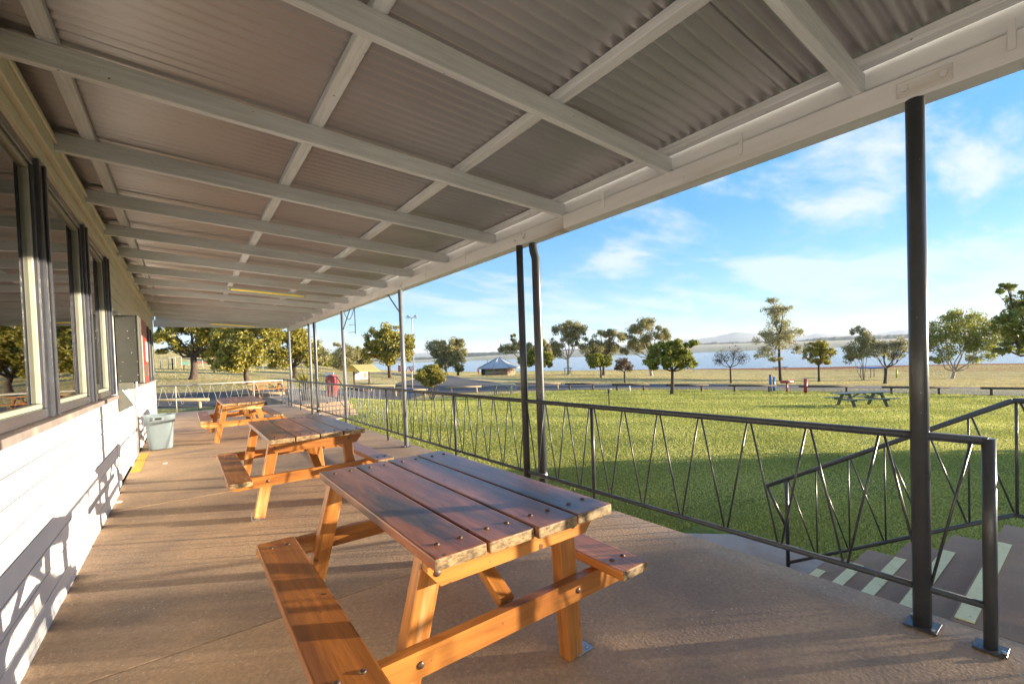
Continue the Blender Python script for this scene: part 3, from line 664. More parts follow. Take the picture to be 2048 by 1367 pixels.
mb = MB(); mb.path([(2.95,10.35,2.61)] + [(2.95, 10.35-.8*k/8, 2.61-.22*sin(pi*k/8)) for k in range(1,8)] + [(2.95,9.55,2.61)], .007, 6); mb.build('hanger_loop', 'charcoal_paint', hang)
mb = MB(); mb.path([(2.95,9.55,2.25),(2.95,10.0,2.27)], .006, 6); mb.build('hanger_arm', 'fence_grey', hang)
mb = MB(); mb.path([(2.95,9.55,2.09),(2.95,10.05,2.11)], .006, 6); mb.build('hanger_arm', 'fence_grey', hang)

# downpipes
for y, lab in ((3.62, 'nearer grey downpipe running down outside the veranda railing'), (13.55, 'farther grey downpipe running down outside the veranda railing')):
    t = thing('downpipe', lab, 'downpipe', (3.06, y, 0), 'downpipes from the gutter')
    mb = MB(); mb.path([(3.045,y+.05,2.65),(3.045,y+.05,2.60),(3.035,y+.03,2.54),(3.035,y,2.46),(3.035,y,2.0),(3.035,y,1.0),(3.035,y,.06)], .046, 20, True); mb.build('pipe', 'charcoal_paint', t, True)
    mb = MB(); mb.path([(3.035,y,.058),(3.05,y-.01,-.02),(3.12,y-.05,-.12),(3.2,y-.10,-.16)], .047, 20, True); mb.build('shoe', 'galvanised', t, True)
    mb = MB(); mb.path([(3.035,y,.135),(3.035,y,.185)], .0495, 20, True); mb.build('clamp', 'galvanised', t, True)
    bx('bracket', (2.975, y-.012, .135), (2.99, y+.12, .185), 'galvanised', t, .001)

# ------------------------------------------------------------------ railings
RX = 2.93
rl = thing('veranda_railing', 'long dark steel railing with zigzag balusters along the veranda edge', 'railing', (RX, 8, 0))
RZT, RZB = .965, .20
def rail_section(y0, y1, per, parent, ztop=RZT, zbot=RZB, X=RX, r=.0065, mat='charcoal_paint'):
    n = max(1, round((y1-y0)/per)); p = (y1-y0)/n; g = .012
    for i in range(n):
        a = y0+i*p; m_ = a+p/2; b = a+p
        tube('baluster', (X, a+g, ztop-.018), (X, m_-g, zbot+.014), r, mat, parent, 8)
        tube('baluster', (X, m_+g, zbot+.014), (X, b-g, ztop-.018), r, mat, parent, 8)
tube('top_rail', (RX, .335, RZT), (RX, 17.4, RZT-.05), .021, 'charcoal_paint', rl, 14)
tube('bottom_rail', (RX, .335, RZB), (RX, 17.4, RZB-.04), .017, 'charcoal_paint', rl, 12)
rp_ = tube('rail_post', (RX, .335, .01), (RX, .335, RZT+.012), .0245, 'charcoal_paint', rl, 20)
bar('base_plate', (RX-.05, .335, .008), (RX+.05, .335, .008), .11, .012, 'charcoal_paint', rl, .002)
tube('bolt', (RX-.03, .29, .014), (RX-.03, .29, .028), .010, 'galvanised', rl, 8)
for y in (2.785, 5.32, 7.85, 15.4, 17.4): tube('rail_post', (RX, y, 0.002), (RX, y, RZT-.01), .017, 'charcoal_paint', rl, 12)
secs = [.36, 2.785, 5.32, 7.85, 10.4, 13.75, 15.4, 17.4]
y = .385
first = True
for a, b in zip(secs[:-1], secs[1:]): rail_section(a+.02, b-.02, .326, rl, ztop=RZT-.003*(a-.3), zbot=RZB-.0024*(a-.3), mat='charcoal_paint' if a < 7 else 'sunlit_charcoal')  # far balusters also have the sunlight painted into their colour
# end railing
er = thing('end_railing', 'pale grey railing with thin zigzag rods across the far end of the veranda', 'railing', (1, 18.4, 0))
ey = 18.45
tube('top_rail', (-1.2, ey, .90), (2.93, ey, .90), .019, 'fence_grey', er, 12)
tube('end_upright', (-1.2, ey, .0), (-1.2, ey, .90), .016, 'fence_grey', er, 10)
for x in (-.27, 1.98, 2.91): tube('rail_post', (x, ey, .002), (x, ey, .882), .017, 'fence_grey', er, 12)
x = -.27
for k in range(-3, 10):
    x0 = -.27+.33*k
    if x0 < -1.2 or x0 > 2.7: continue
    tube('baluster', (x0+.01, ey, .885), (x0+.155, ey, .26), .0048, 'fence_grey', er, 6)
    tube('baluster', (x0+.175, ey, .26), (x0+.32, ey, .885), .0048, 'fence_grey', er, 6)
# stair railing (near)
sr = thing('stair_railing', 'dark steel stair railing with upright and slanting rods beyond the near steps', 'railing', (4.62, 1, -.7))
SX = 4.62
tA = (SX, 2.05, .055); tB = (SX, .41, 1.0)
def st_at(y): return tA[2] + (tB[2]-tA[2])*(2.05-y)/(2.05-.41)
tube('top_rail', tA, tB, .019, 'charcoal_paint', sr, 14); tube('top_rail', tB, (SX, -3.2, 1.0), .019, 'charcoal_paint', sr, 14)
def sb_at(y): return -.655 + (1.87-y)*.585
tube('bottom_rail', (SX, 1.87, -.655), (SX, .41, sb_at(.41)), .015, 'charcoal_paint', sr, 12); tube('bottom_rail', (SX, .41, sb_at(.41)), (SX, -3.2, sb_at(.41)), .015, 'charcoal_paint', sr, 12)
tube('rail_post', (SX, 1.87, -.70), (SX, 1.87, st_at(1.87)), .017, 'charcoal_paint', sr, 12)
tube('end_strut', tA, (SX, 1.885, -.30), .014, 'charcoal_paint', sr, 10)
ys = [1.87, 1.62, 1.37, 1.12, .87, .63, .395]
for i in range(1, 7):
    tube('upright', (SX, ys[i], sb_at(ys[i])), (SX, ys[i], st_at(ys[i])-.01), .0065 if i < 6 else .009, 'charcoal_paint', sr, 8)
for i in range(6):
    tube('baluster', (SX, ys[i]-.02, st_at(ys[i])-.01), (SX, ys[i+1]+.015, sb_at(ys[i+1])+.01), .0065, 'charcoal_paint', sr, 8)
for k in range(9):
    a = .395-.33*k; tube('baluster', (SX, a-.02, .985), (SX, a-.30, sb_at(.41)+.012), .0065, 'charcoal_paint', sr, 8); tube('upright', (SX, a-.33, sb_at(.41)), (SX, a-.33, .985), .0065, 'charcoal_paint', sr, 8)
# far stair railing
fr_ = thing('far_stair_railing', 'dark steel hand railing beside the far steps', 'railing', (4.6, 17, 0))
tube('top_rail', (4.6, 21.5, .95), (4.6, 17.4, .95), .018, 'charcoal_paint', fr_, 10); tube('top_rail', (4.6, 17.4, .95), (4.6, 15.9, .30), .018, 'charcoal_paint', fr_, 10)
tube('bottom_rail', (4.6, 21.5, .15), (4.6, 17.4, .15), .014, 'charcoal_paint', fr_, 10); tube('bottom_rail', (4.6, 17.4, .15), (4.6, 15.9, -.36), .014, 'charcoal_paint', fr_, 10)
for k in range(13):
    y = 21.4-k*.33; tube('upright', (4.6, y, .15), (4.6, y, .94), .006, 'charcoal_paint', fr_, 6)
for y, z in ((21.5,0),(17.4,0),(15.9,-.4)): tube('rail_post', (4.6, y, z), (4.6, y, .94 if y > 16 else .3), .016, 'charcoal_paint', fr_, 8)

# ------------------------------------------------------------------ picnic tables on the veranda
def bolt_on(p, parent, r=.011, mat='steel_bolt', n=(0,0,1)):
    n = Vector(n); p = Vector(p)
    mb = MB(); mb.path([p, p+n*.003, p+n*.006, p+n*.0075], [r, r*.95, r*.6, r*.15], 10); mb.build('bolt', mat, parent, True)
def picnic(x0, x1, y0, y1, planks, label, seatL, seatR, sy0, sy1, legoff=(-.02, -.14), rot=0, frame_in=.095, H=.745):
    cx = (x0+x1)/2; cy = (y0+y1)/2
    t = thing('picnic_table', label, 'picnic table', (cx, cy, 0), 'orange varnished picnic tables on the veranda')
    th = .045; g = .010; pw = (x1-x0-g*(planks-1))/planks
    for k in range(planks):
        a = x0+k*(pw+g); e0 = R.uniform(-.012, .012); e1 = R.uniform(-.012, .012); dz = R.uniform(-.001, .001)
        tp = bx('tabletop_plank', (a, y0+e0, H-th+dz), (a+pw, y1+e1, H+dz), 'top_wood', t, .007)
        for yy in (y0+frame_in+.03, y1-frame_in-.03):
            for xx in (a+pw*.3, a+pw*.75): bolt_on((xx, yy+R.uniform(-.01,.01), H+dz), tp)
    for (a, b, e) in ((*seatL, 0), (*seatR, 1)):
        s = bx('seat', (a, sy0+R.uniform(-.01,.01), .405), (b, sy1+R.uniform(-.01,.01), .450), 'seat_wood' if e == 0 else 'seat_wood', t, .008)
        for yy in (sy0+.12, sy1-.12):
            for xx in (a+(b-a)*.3, a+(b-a)*.72): bolt_on((xx, yy, .450), s, .013)
    fc = (seatL[0]+seatR[1])/2
    lt0, lt1 = x0-.0+.005, x1-.17
    for end, (yf, sgn) in enumerate(((y0+frame_in, 1), (y1-frame_in, -1))):
        ya = yf; yb = yf + sgn*.045      # outer rail layer, then legs inside
        yl0, yl1 = yb+sgn*.002, yb+sgn*.072
        # upper bearer with chamfered ends
        mb = MB(); bz0, bz1 = H-th-.098, H-th-.002
        prof = [(x0+.01, bz1), (x1-.01, bz1), (x1-.02, bz0+.06), (x1-.07, bz0), (x0+.06, bz0), (x0+.01, bz0+.06)]
        mb.v = [(x, ya, z) for x, z in prof] + [(x, yb, z) for x, z in prof]
        n_ = len(prof); fs = [tuple(range(n_)), tuple(range(n_, 2*n_))[::-1]] + [(i, i+n_, (i+1) % n_+n_, (i+1) % n_) for i in range(n_)]
        if sgn < 0: fs = [f[::-1] for f in fs]
        mb.f = fs; mb.build('top_bearer', 'varnish_wood', t, origin=(cx, (ya+yb)/2, bz0))
        # seat bearer
        sx0, sx1 = seatL[0]+.01, seatR[1]+.03
        mb = MB(); prof = [(sx0, .403), (sx1, .403), (sx1+.01, .36), (sx1-.05, .305), (sx0+.05, .305), (sx0-.005, .36)]
        mb.v = [(x, ya, z) for x, z in prof] + [(x, yb, z) for x, z in prof]; mb.f = fs
        sb = mb.build('seat_bearer', 'varnish_wood', t, origin=(cx, (ya+yb)/2, .30))
        for side in (0, 1):
            xt = lt0+.055 if side == 0 else lt1+.02
            xb = (fc-.46) if side == 0 else (fc+.43)
            yc = (yl0+yl1)/2
            bar('leg', (xb, yc, -.0+.004), (xt, yc, H-th-.004), .092, .07, 'varnish_wood', t, .006, up=(0,1,0))
            xm = xb+(xt-xb)*.355/(.70)
            bolt_on((xm, ya-sgn*.0005, .352), t, .014, n=(0,-sgn,0)); xq = xb+(xt-xb)*.655/.70
            bolt_on((xq, ya-sgn*.0005, .655), t, .014, n=(0,-sgn,0))
        # diagonal brace under the top
        bar('brace', (fc+.09, yb+sgn*.07, .36), (fc+.09, cy-sgn*.02, H-th-.02), .075, .042, 'varnish_wood', t, .004)
    bar('centre_batten', (x0+.04, cy, H-th-.022), (x1-.04, cy, H-th-.022), .07, .04, 'varnish_wood', t, .004)
    # steel feet
    for (xx, yy, sg) in ((fc+.43+.055, y0+frame_in+.08, 1), (fc-.46-.02, y0+frame_in+.04, -1)):
        ft = bar('steel_foot', (xx-.045, yy, .007), (xx+.055, yy, .007), .07, .006, 'galvanised', t, .001)
        bar('foot_upright', (xx-.047+.0, yy, .012), (xx-.047, yy, .085), .006, .07, 'galvanised', t, .001, up=(0,1,0))
        for dx, dy in ((.0,.015),(.03,-.015)): bolt_on((xx+dx, yy+dy, .010), t, .010, 'galvanised')
    return t
picnic(.655, 1.53, 1.355, 2.985, 4, 'orange picnic table closest to the camera with worn dark red brown top', (.275,.465), (1.53,1.71), 1.285, 2.79)
picnic(.60, 1.48, 4.60, 6.38, 4, 'middle orange picnic table on the veranda between the other two', (.25,.43), (1.50,1.68), 4.37, 5.93)
picnic(.545, 1.26, 9.95, 12.1, 3, 'farthest orange picnic table on the veranda with three plank top', (.19,.38), (1.40,1.58), 10.05, 12.3)

# ------------------------------------------------------------------ wall things
mbx = thing('meter_box', 'grey metal cabinet mounted on the white wall past the windows', 'cabinet', (WX+.1, 7.7, 1.28))
mb = MB(); prof = [(WX+.0, 1.29),(WX+.215,1.275),(WX+.225,2.14),(WX+.0,2.15)]
bx('cabinet_body', (WX+.001, 7.52, 1.285), (WX+.215, 7.93, 2.145), 'box_grey', mbx, .006)
bx('cabinet_door', (WX+.216, 7.51, 1.27), (WX+.232, 7.94, 2.155), 'box_side', mbx, .003)
bx('cabinet_bracket', (WX+.001, 7.54, 1.19), (WX+.15, 7.90, 1.283), 'box_side', mbx, .004)
ash = thing('wall_ash_bin', 'small wedge shaped metal ash bin on the wall below the grey cabinet', 'ash bin', (WX, 7.6, .9))
mb = MB(); prof = [(WX+.0, 1.19), (WX+.035, 1.195), (WX+.145, .985), (WX+.0, .905)]
for yy in (7.48, 7.86): mb.v += [(x, yy, z) for x, z in prof]
mb.f = [(0,1,2,3), (7,6,5,4)] + [(i, i+4, (i+1) % 4+4, (i+1) % 4) for i in range(4)]; mb.build('bin_shell', 'box_side', ash)
bar('ash_lid', (WX+.040, 7.67, 1.193), (WX+.152, 7.67, .983), .39, .008, 'slot_top', ash, .002)
for dx in (.35, .6): bar('slot', (WX+.040+.112*dx-.008, 7.67, 1.193-.21*dx+.016), (WX+.040+.112*dx+.008, 7.67, 1.193-.21*dx-.014), .30, .004, 'black_gap', ash)

pst = thing('window_poster', 'tall red advertising poster with a white notice on the far windows', 'poster', (WX+.03, 12, 1.2))
bx('poster_sheet', (WX+.034, 11.42, 1.19), (WX+.040, 12.75, 2.47), 'poster_red', pst)
bx('white_border', (WX+.034, 11.36, 1.19), (WX+.041, 11.418, 2.47), 'poster_white', pst)
bx('white_notice', (WX+.042, 12.2, 1.62), (WX+.046, 12.75, 2.05), 'poster_white', pst)
bx('picture_panel', (WX+.042, 11.55, 1.32), (WX+.045, 12.3, 1.55), 'box_side', pst)
for k in range(9): bx('lettering', (WX+.042, 11.38, 1.62+k*.088), (WX+.044, 11.405, 1.675+k*.088), 'poster_ink', pst)

# rubbish bin
bn = thing('rubbish_bin', 'pale grey square plastic rubbish bin standing against the white wall', 'rubbish bin', (-.40, 10.25, 0))
def rrect(w, z, r=.35, n=32, cx=-.40, cy=10.25):
    out = []
    for k in range(n):
        a = 2*pi*(k+.5)/n; c_, s_ = cos(a), sin(a); e = .42
        out.append((cx+w*math.copysign(abs(c_)**e, c_), cy+w*math.copysign(abs(s_)**e, s_), z))
    return out
def loft(mb, rings):
    n = len(rings[0]); o = len(mb.v)
    for r_ in rings: mb.v += r_
    for i in range(len(rings)-1):
        for k in range(n): mb.f.append((o+i*n+k, o+i*n+(k+1) % n, o+(i+1)*n+(k+1) % n, o+(i+1)*n+k))
mb = MB(); loft(mb, [rrect(.0,.015), rrect(.165,.015), rrect(.172,.03), rrect(.205,.50), rrect(.208,.505)]); mb.build('bin_body', 'bin_plastic', bn, True)
mb = MB(); loft(mb, [rrect(.200,.49), rrect(.222,.492), rrect(.226,.60), rrect(.233,.615), rrect(.233,.625), rrect(.215,.627), rrect(.20,.60), rrect(.17,.08), rrect(0,.08)]); mb.build('bin_rim', 'bin_plastic', bn, True)
bx('handle', (-.49, 10.0, .535), (-.33, 10.022, .60), 'bin_plastic', bn, .006)
bx('handle_hollow', (-.455, 9.994, .55), (-.365, 9.9995, .587), 'black_gap', bn, .002)
yl = bx('painted_patch', (WX+.012, 8.18, .002), (WX+.125, 9.95, .006), 'yellow_paint'); tag(yl, 'bright yellow painted strip on the floor against the wall', 'floor marking')
for i, (x, y, r) in enumerate(((-.64, 6.45, .035), (-.30, 8.6, .03))):
    mb = MB(); mb.path([(x, y, .001), (x, y, .006), (x, y, .010)], [r, r*.9, r*.5], 14); o = mb.build('floor_drain_cap' if i == 0 else 'pale_stain', 'poster_white'); tag(o, 'small pale round cap on the floor by the wall' if i == 0 else 'small pale scuffed cap on the floor near the yellow strip', 'floor cap')

def litter():
    rr = np.random.default_rng(44); n = 420; x = rr.uniform(-.66, 3.0, n); near = rr.uniform(0, 1, n) < .45
    x = np.where(near, WX+.03+np.abs(rr.normal(0, .10, n)), x); x = np.where(rr.uniform(0, 1, n) < .25, 3.05-np.abs(rr.normal(0, .12, n)), x); y = rr.uniform(.2, 14, n)**1.0
    c = np.stack([x, y, .003+rr.uniform(0, .004, n)], 1); a = rr.uniform(0, 2*pi, n); s = rr.uniform(.003, .011, (n, 1)); u = np.stack([np.cos(a), np.sin(a), rr.uniform(-.2, .2, n)], 1)*s; w = np.stack([-np.sin(a), np.cos(a), 0*a], 1)*s*.45
    o = np_mesh('leaf_litter', np.stack([c-u, c-w, c+u, c+w], 1).reshape(-1, 3), 4, 'grass_dry', (1, 3, 0), np.repeat(rr.uniform(.3, 1, n), 4)); tag(o, 'tiny dry leaf flecks scattered on the veranda floor', kind='stuff')
litter()
# ------------------------------------------------------------------ trees
def leaf_quads(centres, size, rr, droop=0.0, aspect=.55):
    n = len(centres); u = rr.normal(0, 1, (n, 3)); u[:, 2] -= droop; u /= np.linalg.norm(u, axis=1)[:, None]
    w = rr.normal(0, 1, (n, 3)); w -= (w*u).sum(1)[:, None]*u; w /= np.linalg.norm(w, axis=1)[:, None]
    s = size*rr.uniform(.6, 1.35, (n, 1)); a = u*s; b = w*s*aspect
    return np.stack([centres-a, centres+b, centres+a, centres-b], 1).reshape(-1, 3)
def tree(name, label, base, blobs, leaf='leaf_green', bark='bark_dark', trunk_r=.2, leaf_size=.14, n_leaves=5000, fork=.35, group=None, clump=.16, seed=1, lean=0, D=None, droop=0.0, hollow=.35, twigs=True, cat='tree', nclump=None, multistem=0):
    """base = photo pixel of the foot; blobs = (px, py, rx, ry[, depth shift in crown radii]) lobes of the crown"""
    rr = np.random.default_rng(seed); rl_ = random.Random(seed)
    if D is None: b, D = HIT(*base)
    else: b = Vector(PD(base[0], base[1], D)); b.z = tz(b.x, b.y)
    k = D/FPX; Dw = D
    Bs = []
    for i, bl in enumerate(blobs):
        px, py, rx, ry = bl[:4]; dz = bl[4] if len(bl) > 4 else rl_.uniform(-.7, .7)
        rm = (rx+ry)/2*k
        c = Vector(PD(px, py, D+dz*rm*1.2)); Bs.append((c, rx*k, ry*k))
    t = thing(name, label, cat, tuple(b), group)
    # trunk and limbs
    mb = MB(); top = sum((c for c, _, _ in Bs), Vector((0,0,0)))/len(Bs)
    zt = b.z + fork*(max(c.z+ry for c, _, ry in Bs)-b.z)
    fx = b.lerp(top, .35*fork/.35*.6); forkp = Vector((b.x+(top.x-b.x)*.25+lean*.1, b.y+(top.y-b.y)*.25, zt))
    b0 = b-Vector((0,0,.3)); mid = b.lerp(forkp, .5)+Vector((rl_.uniform(-1,1), rl_.uniform(-1,1), 0))*trunk_r*.4
    if multistem == 0:
        mb.path([b0, b+Vector((0,0,.02)), b.lerp(mid, .35), mid, forkp], [trunk_r*1.5, trunk_r*1.25, trunk_r*1.0, trunk_r*.9, trunk_r*.8], 10)
    mb.build('trunk', bark, t, True) if multistem == 0 else None
    mb = MB(); tw = MB(); tips = []
    for i, (c, rx, ry) in enumerate(Bs):
        s = forkp if multistem == 0 else b0
        end = c+Vector((0,0,ry*.35)); m1 = s.lerp(end, .4)+Vector((rl_.uniform(-.2,.2)*rx, rl_.uniform(-.2,.2)*rx, (-.12 if multistem == 0 else 0.05)*(end-s).length)); m2 = s.lerp(end, .75)+Vector((rl_.uniform(-.15,.15)*rx, rl_.uniform(-.15,.15)*rx, 0))
        r0 = trunk_r*(.62 if multistem == 0 else .5)*min(1.2, .6+.5*len(Bs)**-.5)
        mb.path([s, m1, m2, end], [r0, r0*.72, r0*.45, r0*.18], 7)
        nt_ = 9 if twigs else 0
        for q in range(nt_*(3 if twigs == 2 else 1)):
            d = Vector(rr.normal(0, 1, 3)); d.normalize(); d.z = abs(d.z)*.7+d.z*.3
            e = c+Vector((d.x*rx*.95, d.y*rx*.95, d.z*ry*.95)); o_ = m2.lerp(end, rl_.random()) if q % 3 else m1.lerp(m2, rl_.random())
            mm_ = o_.lerp(e, .5)+Vector((0,0,.08*rx)); tw.path([o_, mm_, e], [r0*.26, r0*.16, r0*.05], 5, False); tips.append((o_, mm_, e))
            if twigs == 2:
                for w_ in range(5):
                    o2 = mm_.lerp(e, rl_.random()); e2 = o2+Vector(rr.normal(0, 1, 3))*rx*.22; tw.path([o2, e2], [r0*.07, r0*.03], 3, False)
    mb.build('limbs', bark, t, True)
    if twigs: tw.build('twigs', bark, t, False)
    # foliage
    vol = np.array([rx*rx*ry for _, rx, ry in Bs]); pr = vol**.8/(vol**.8).sum()
    cen = []
    for (c, rx, ry), p_ in zip(Bs, pr):
        nl = int(n_leaves*p_); nc = max(6, int((nclump or 55)*p_*len(Bs)**.5))
        d = rr.normal(0, 1, (nc, 3)); d /= np.linalg.norm(d, axis=1)[:, None]; rad = rr.uniform(hollow, 1, (nc, 1))**.6
        cc = np.array(c)[None] + d*rad*np.array([rx, rx, ry])[None]*(1-clump*.5)
        cw = rr.uniform(.5, 1.5, nc); ci = rr.choice(nc, nl, p=cw/cw.sum())
        off = rr.normal(0, 1, (nl, 3)); off /= np.linalg.norm(off, axis=1)[:, None]+1e-9; off *= rr.uniform(0, 1, (nl, 1))**.5
        cs = rr.uniform(.7, 1.4, (nc, 1))*np.array([rx, rx, (rx+ry)*.5])*clump*1.45
        cen.append(cc[ci] + off*cs[ci])
    cen = np.concatenate(cen); q = leaf_quads(cen, leaf_size, rr, droop)
    tone = np.repeat(np.clip(rr.normal(.5, .25, len(cen)), 0, 1), 4)
    np_mesh('crown', q, 4, leaf, tuple(b), tone, t)
    return t, D

GT = 'park trees around the lawn'
TREES = [
 ('spreading_tree', 'big spreading tree with forked dark trunk at the left beyond the end railing', (386,757), [(350,672,36,24,-.3),(385,640,50,30,0),(430,660,45,38,.3),(465,640,40,36,.2),(400,690,42,22,.8),(340,700,22,10,.6),(448,705,42,22,.6),(322,668,14,18,.2)], 'leaf_olive','bark_dark',.22,.10,15000,.30,30),
 ('round_tree', 'leafy yellow green tree with short straight trunk behind the far picnic table', (495,769), [(495,700,46,34,-.2),(455,690,36,36,0),(530,680,36,32,0),(478,725,44,18,-.4),(520,650,50,26,.5),(440,722,26,16,.2)], 'leaf_olive','bark_dark',.15,.095,15000,.25,27),
 ('round_tree', 'dense yellow green tree behind the last veranda post', (590,753), [(575,690,34,32,0),(560,722,28,18,-.2),(592,672,26,26,.2),(612,712,22,22,.3),(600,690,26,30,.4),(545,712,22,20,0)], 'leaf_olive','bark_dark',.2,.11,11000,.2,38),
 ('bushy_tree', 'grey green tree standing behind the dense yellow one', (635,738), [(620,700,30,24),(640,712,24,18),(600,700,24,22)], 'leaf_gum','bark_dark',.25,.2,5000,.2,75),
 ('distant_tree', 'low dark round tree far off between the downpipe and the braced post', (655,737), [(652,722,20,12),(638,724,14,10)], 'leaf_green','bark_dark',.3,.28,3500,.2,120),
 ('distant_tree', 'distant tree with brownish top left of the tall thin gum', (672,737), [(672,716,14,14),(664,724,14,10)], 'leaf_gum','bark_dark',.3,.28,2500,.2,125),
 ('gum_tree', 'tall thin distant gum behind the braced veranda post', (692,741), [(680,694,12,9),(700,702,14,14),(690,715,20,16),(712,706,14,12),(688,730,18,9)], 'leaf_gum','bark_dark',.25,.2,5000,.3,90),
 ('distant_tree', 'distant tree half hidden by the information shelter', (728,741), [(722,710,18,14),(735,718,16,14),(715,722,18,10)], 'leaf_gum','bark_dark',.25,.2,4000,.3,95),
 ('round_tree', 'full round tree with leaning trunk to the right of the information shelter', (780,755), [(775,690,34,28,0),(750,680,24,24,.1),(805,690,26,28,-.1),(745,708,24,16,.2),(790,715,30,14,-.3),(820,708,14,16,0),(775,665,26,18,.2),(738,695,16,18,.3)], 'leaf_olive','bark_dark',.18,.13,10500,.38,45),
 ('gum_tree', 'pair topped gum tree standing before the water left of the stone hut', (893,750), [(875,690,20,12),(900,700,20,14),(888,712,22,14),(870,705,12,8),(908,686,14,10),(885,728,16,10)], 'leaf_gum','bark_pale',.2,.17,7000,.35,75),
 ('gum_tree', 'slimmer gum tree beside the paired gum left of the stone hut', (916,749), [(915,690,14,12),(925,710,12,12),(912,720,16,12),(920,735,12,8)], 'leaf_gum','bark_dark',.2,.17,5000,.35,75),
 ('gum_tree', 'thin gum tree behind the nearer downpipe', (1050,748), [(1015,698,14,8),(1035,692,12,10),(1028,677,8,9),(1055,700,14,12),(1085,690,12,10),(1070,700,12,12),(1095,698,12,9)], 'leaf_gum','bark_pale',.2,.17,5500,.35,70),
 ('lime_tree', 'small bright lime green tree just right of the nearer downpipe', (1077,745), [(1092,718,18,14),(1070,712,18,18),(1050,722,16,12),(1098,728,12,7)], 'leaf_lime','bark_dark',.15,.14,6500,.4,62),
 ('gum_tree', 'tall open gum with pale limbs left of the middle of the lake view', (1137,746), [(1120,655,16,12),(1150,660,20,12),(1138,672,20,14),(1165,660,10,8),(1115,690,16,14),(1112,708,16,10),(1100,698,12,10),(1150,690,10,8),(1140,648,12,6)], 'leaf_gum','bark_pale',.22,.17,6500,.28,72),
 ('gum_tree', 'spreading gum with dark trunk behind the small bright round tree', (1207,747), [(1180,690,20,14),(1200,668,14,8),(1205,695,24,18),(1228,690,16,14),(1190,710,20,12),(1235,672,16,12),(1220,665,14,8)], 'leaf_gum','bark_dark',.22,.17,7500,.35,72),
 ('round_tree', 'small bright round tree on a thin trunk in front of the spreading gum', (1202,748), [(1195,720,20,13),(1213,722,16,12),(1184,728,14,8)], 'leaf_lime','bark_dark',.14,.13,6000,.45,62),
 ('sparse_tree', 'thin sparse brownish tree between the small bright tree and the tall gum', (1250,762), [(1245,725,16,14),(1258,735,12,9),(1238,735,10,8)], 'leaf_brown','bark_dark',.10,.09,1500,.4,48),
 ('gum_tree', 'tallest open gum by the lake behind the dark leafy tree', (1303,747), [(1275,655,20,14),(1300,645,18,12),(1320,665,18,14),(1270,690,22,14),(1295,680,20,16),(1330,672,12,12),(1258,672,14,10),(1305,720,14,14),(1250,700,12,12)], 'leaf_gum','bark_pale',.25,.17,8000,.3,74),
 ('round_tree', 'dark leafy tree on a slim trunk at the edge of the lawn', (1344,788), [(1325,700,26,18,0),(1350,695,24,16,.1),(1310,722,24,16,-.1),(1365,715,26,22,0),(1385,690,14,12,.2),(1340,722,24,12,-.2),(1382,728,14,10,.1)], 'leaf_green','bark_dark',.13,.10,12000,.42,None),
 ('bare_tree', 'small leafless round tree on the dry grass in the middle distance', (1462,766), [(1445,715,20,18),(1470,708,20,22),(1485,718,14,16),(1435,722,12,10)], 'leaf_bare','bark_dark',.10,.06,1300,.40,48),
 ('tall_tree', 'tall sparse tree with layered crown between the two small trees', (1561,760), [(1552,620,26,12),(1545,600,14,8),(1570,615,12,8),(1560,645,22,12),(1532,672,24,14),(1580,668,22,14),(1560,685,26,12),(1525,705,20,9),(1595,698,16,10),(1545,715,16,7)], 'leaf_gum','bark_dark',.16,.13,5200,.55,56),
 ('round_tree', 'small round tree standing right of the tall sparse tree', (1638,757), [(1630,695,20,14),(1650,705,18,14),(1620,708,14,14),(1642,722,20,9),(1640,688,14,8)], 'leaf_olive','bark_dark',.13,.12,4500,.42,54),
 ('slender_tree', 'slender many stemmed tree behind the blue shelter', (1727,752), [(1718,660,12,10),(1728,675,16,12),(1712,700,18,14),(1735,695,18,16),(1705,715,14,10)], 'leaf_gum','bark_pale',.12,.14,4200,.35,60),
 ('sparse_tree', 'thinly leafed tree with wide twiggy crown left of the near veranda post', (1770,768), [(1750,705,22,14),(1775,695,24,16),(1800,690,22,14),(1758,690,20,12),(1815,698,18,12),(1790,712,18,10)], 'leaf_gum','bark_dark',.15,.10,2600,.35,47),
 ('broad_tree', 'broad many limbed tree just right of the near veranda post', (1905,750), [(1880,660,34,24),(1915,640,34,20),(1950,650,30,26),(1890,690,30,22),(1930,680,34,24),(1965,690,30,20),(1875,715,24,14),(1985,665,24,24),(1860,680,20,20),(1955,715,26,10)], 'leaf_green','bark_pale',.20,.13,15000,.10,62),
 ('dark_tree', 'large dark tree cut off by the right edge of the view', (2075,775), [(2015,580,22,14),(2040,600,26,24),(2025,640,28,26),(2055,660,40,30),(2005,655,22,22),(2030,690,26,18),(2080,620,40,40),(1998,700,16,10)], 'leaf_green','bark_dark',.3,.13,13000,.3,45),
]
for i, T in enumerate(TREES):
    nm, lab, base, blobs, leaf, bark, tr, ls, nl, fork, D = T
    kw = {}
    if nm == 'bare_tree': kw = dict(twigs=2, hollow=.1, clump=.3)
    elif nm in ('sparse_tree',): kw = dict(twigs=2, hollow=.1, clump=.22)
    elif nm in ('gum_tree', 'tall_tree', 'slender_tree'): kw = dict(clump=.25, hollow=.15, droop=.6, nclump=34); ls *= .72; nl = int(nl*1.9); blobs = [(b_[0], b_[1], b_[2]*1.22, b_[3]*1.25) + tuple(b_[4:]) for b_ in blobs]
    elif nm == 'broad_tree': kw = dict(clump=.24, nclump=40, hollow=.2); blobs = [(b_[0], b_[1], b_[2]*1.12, b_[3]*1.08) for b_ in blobs]
    else: kw = dict(clump=.2)
    if nm == 'slender_tree': kw['multistem'] = 1
    tree(nm, lab, base, blobs, leaf, bark, tr, ls, nl, fork, GT, seed=20+i, D=D, **kw)
